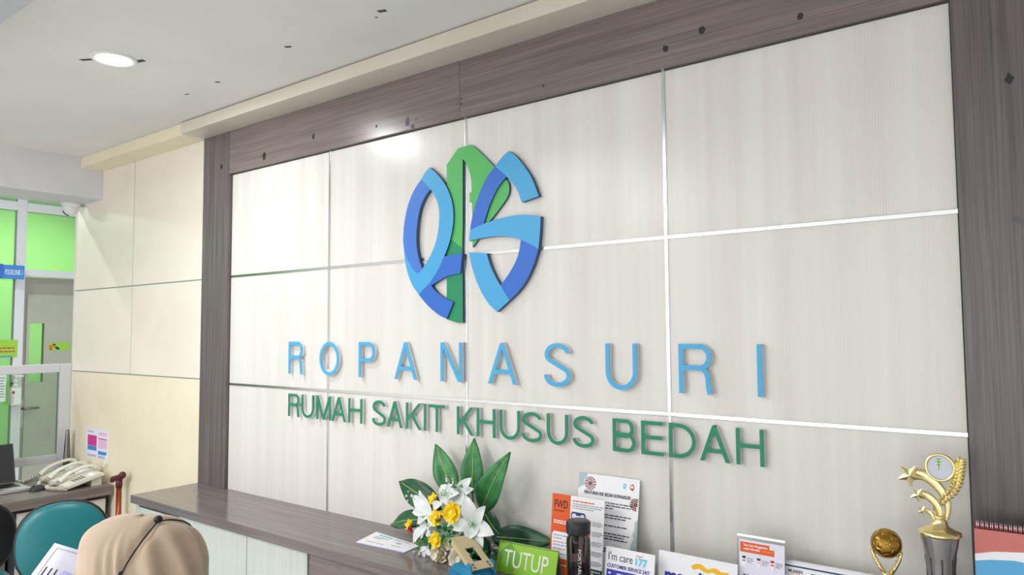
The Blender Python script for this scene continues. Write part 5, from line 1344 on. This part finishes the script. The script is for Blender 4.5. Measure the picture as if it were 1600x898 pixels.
for i, sv in enumerate(me.skin_vertices[0].data):
    r = Rr[i]; sv.radius = r if isinstance(r, tuple) else (r, r); sv.use_root = (i == 0)
sb = bo.modifiers.new('sub', 'SUBSURF'); sb.levels = 2; sb.render_levels = 2
dg = bpy.context.evaluated_depsgraph_get(); m2 = bpy.data.meshes.new_from_object(bo.evaluated_get(dg))
bpy.data.objects.remove(bo); bpy.data.meshes.remove(me)
m2.materials.clear()
for q in ('tunic', 'skin', 'black'): m2.materials.append(M[q])
for p in m2.polygons:
    p.use_smooth = True
    if p.center.z > 1.0 or (p.center.z > 0.645 and any((p.center-h).length < 0.095 for h in hands)): p.material_index = 1
    elif p.center.z < 0.075: p.material_index = 2
bd = link(bpy.data.objects.new('body', m2), ps)
# face: nose, eyes and a mask, turned away from here
obj('face_mask', ball(nb(), (0.062, 0, 1.085), 0.05, (0.55, 1.05, 0.95), 16, 10), M['white'], ps)
obj('nose', ball(nb(), (0.088, 0, 1.115), 0.014, (1, 0.8, 1.5), 10, 8), M['skin'], ps)
for s in (-1, 1):
    obj('eye', ball(nb(), (0.072, s*0.030, 1.135), 0.011, (0.7, 1.3, 0.8), 10, 8), M['white'], ps)
    obj('iris', ball(nb(), (0.080, s*0.030, 1.134), 0.0055, (0.5, 1, 1), 8, 6), M['ink'], ps)
# headscarf
strap = [(0.045, 0.088, -0.06), (0.0055, 0.0971, 0.0203), (-0.0085, 0.092, 0.0516), (-0.0217, 0.0807, 0.0765), (-0.0327, 0.0626, 0.0963), (-0.0401, 0.0262, 0.1123), (-0.0586, 0.0, 0.108), (-0.080, -0.022, 0.096), (-0.085, -0.060, 0.070), (-0.06, -0.088, 0.03), (0.0, -0.098, 0.0), (0.045, -0.088, -0.06)]
sp_d = [Vector(p) for p in catmull(strap, 5)]
def scarf(u, z):
    """radius point on the scarf, angle u from forward, height z relative to the head centre"""
    c, s = math.cos(u), math.sin(u); pw = 2.4
    if z >= -0.02:
        k = max(0.0, 1-(max(z, 0)/0.118)**pw)**(1/pw); a, b = 0.122*k, 0.098*k
        q = (abs(c)**pw+abs(s)**pw)**(-1/pw); return Vector((a*c*q, b*s*q, z))
    t = min(1.0, (-0.02-z)/0.28); f = min(1.0, 1.15*t)**1.3
    a = 0.122+(0.165-0.122)*f; b = 0.098+(0.235-0.098)*f; pw2 = 2.4-0.3*t
    a *= 1-0.10*math.sin(PI*min(1, t*1.6))**2; b *= 1-0.06*math.sin(PI*min(1, t*1.6))**2
    if c < 0: a *= 1+0.10*f
    q = (abs(c)**pw2+abs(s)**pw2)**(-1/pw2); return Vector((a*c*q, b*s*q, z))
NU, NZ = 132, 64
zs = [0.118*math.cos(PI/2*(i/26))**1.0 if i <= 26 else -0.30*((i-26)/(NZ-26)) for i in range(NZ+1)]
def scarf_off(p, u):
    d = min((p-q).length for q in sp_d); o = -0.0075*math.exp(-(d/0.011)**2)
    ua = (math.degrees(u)+360) % 360
    # gathers hanging from the strap over the back of the head
    if p.z < 0.106:
        w_ = math.exp(-((ua-150)/62)**2); dep = min(1, max(0, (0.105-p.z)/0.09))
        o += w_*dep*(0.0115*math.sin(math.radians(ua)*13+2.0*p.z*10)+0.005*math.sin(math.radians(ua)*7+1.3))
        w2 = math.exp(-((ua-78)/14)**2)*math.exp(-((p.z-0.045)/0.035)**2); o += w2*0.004*math.sin(math.radians(ua)*34+p.z*40)
    w3 = math.exp(-((ua-170)/60)**2)*math.exp(-((p.z-0.07)/0.05)**2); o += 0.004*w3
    uf = min(ua, 360-ua); o += 0.016*math.exp(-((uf-20)/48)**2)*math.exp(-((p.z-0.088)/0.030)**2)
    lo = min(1, max(0, (-0.06-p.z)/0.15)); o += lo*0.010*math.sin(u*9+0.6)
    return o
bm = nb(); grid = []
for z in zs:
    row = []
    for j in range(NU):
        u = 2*PI*j/NU; p = scarf(u, z); o = scarf_off(p, u); n = Vector((p.x/0.015, p.y/0.0096, max(p.z, 0)/0.014))
        n = n.normalized() if n.length > 1e-6 else Vector((0, 0, 1)); q = p+n*o
        row.append(bm.verts.new((q.x, q.y, q.z+HC.z)))
    grid.append(row)
for i in range(NZ):
    for j in range(NU):
        u = 2*PI*(j+0.5)/NU; uu = min(u, 2*PI-u); z = (zs[i]+zs[i+1])/2
        if uu < math.radians(40)*math.sqrt(max(0, 1-((z+0.03)/0.085)**2)): continue
        q = (grid[i][j], grid[i][(j+1) % NU], grid[i+1][(j+1) % NU], grid[i+1][j])
        bm.faces.new(q).smooth = True
bmesh.ops.remove_doubles(bm, verts=bm.verts[:], dist=1e-5); bmesh.ops.delete(bm, geom=[v for v in bm.verts if not v.link_faces], context='VERTS')
hj = obj('headscarf', bm, M['hijab'], ps, norm=True)
md = hj.modifiers.new('thick', 'SOLIDIFY'); md.thickness = 0.0025
zt = Vector((0, 0, HC.z))
q = [(p+p.normalized()*0.0015-Vector((0,0,0)))+zt for p in sp_d]
lab(obj('mask_strap', tube(nb(), q, 0.0017, 6), M['black'], ps), 'black cord running over the scarf')
lab(obj('cord_bead', ball(nb(), Vector((-0.0405, 0.026, 0.1175))+zt, 0.0085, (1.05, 0.95, 0.95), 14, 10), M['black'], ps), 'black cord-lock bead')
q = [Vector((0.004+0.004*math.cos(a)*0.6-0.010*math.sin(a)*0.25, 0.1005, 0.026+0.010*math.sin(a)))+zt for a in [2*PI*i/14 for i in range(14)]]
lab(obj('cord_buckle', tube(nb(), q, 0.0017, 6, closed=True), M['black'], ps), 'black loop buckle on the cord')
dup(ch, (HC.x+0.055*FW.x*-1, HC.y+0.055*FW.y*-1, 0.0), math.atan2(FW.x, -FW.y), 'teal office chair under the seated person in the headscarf')
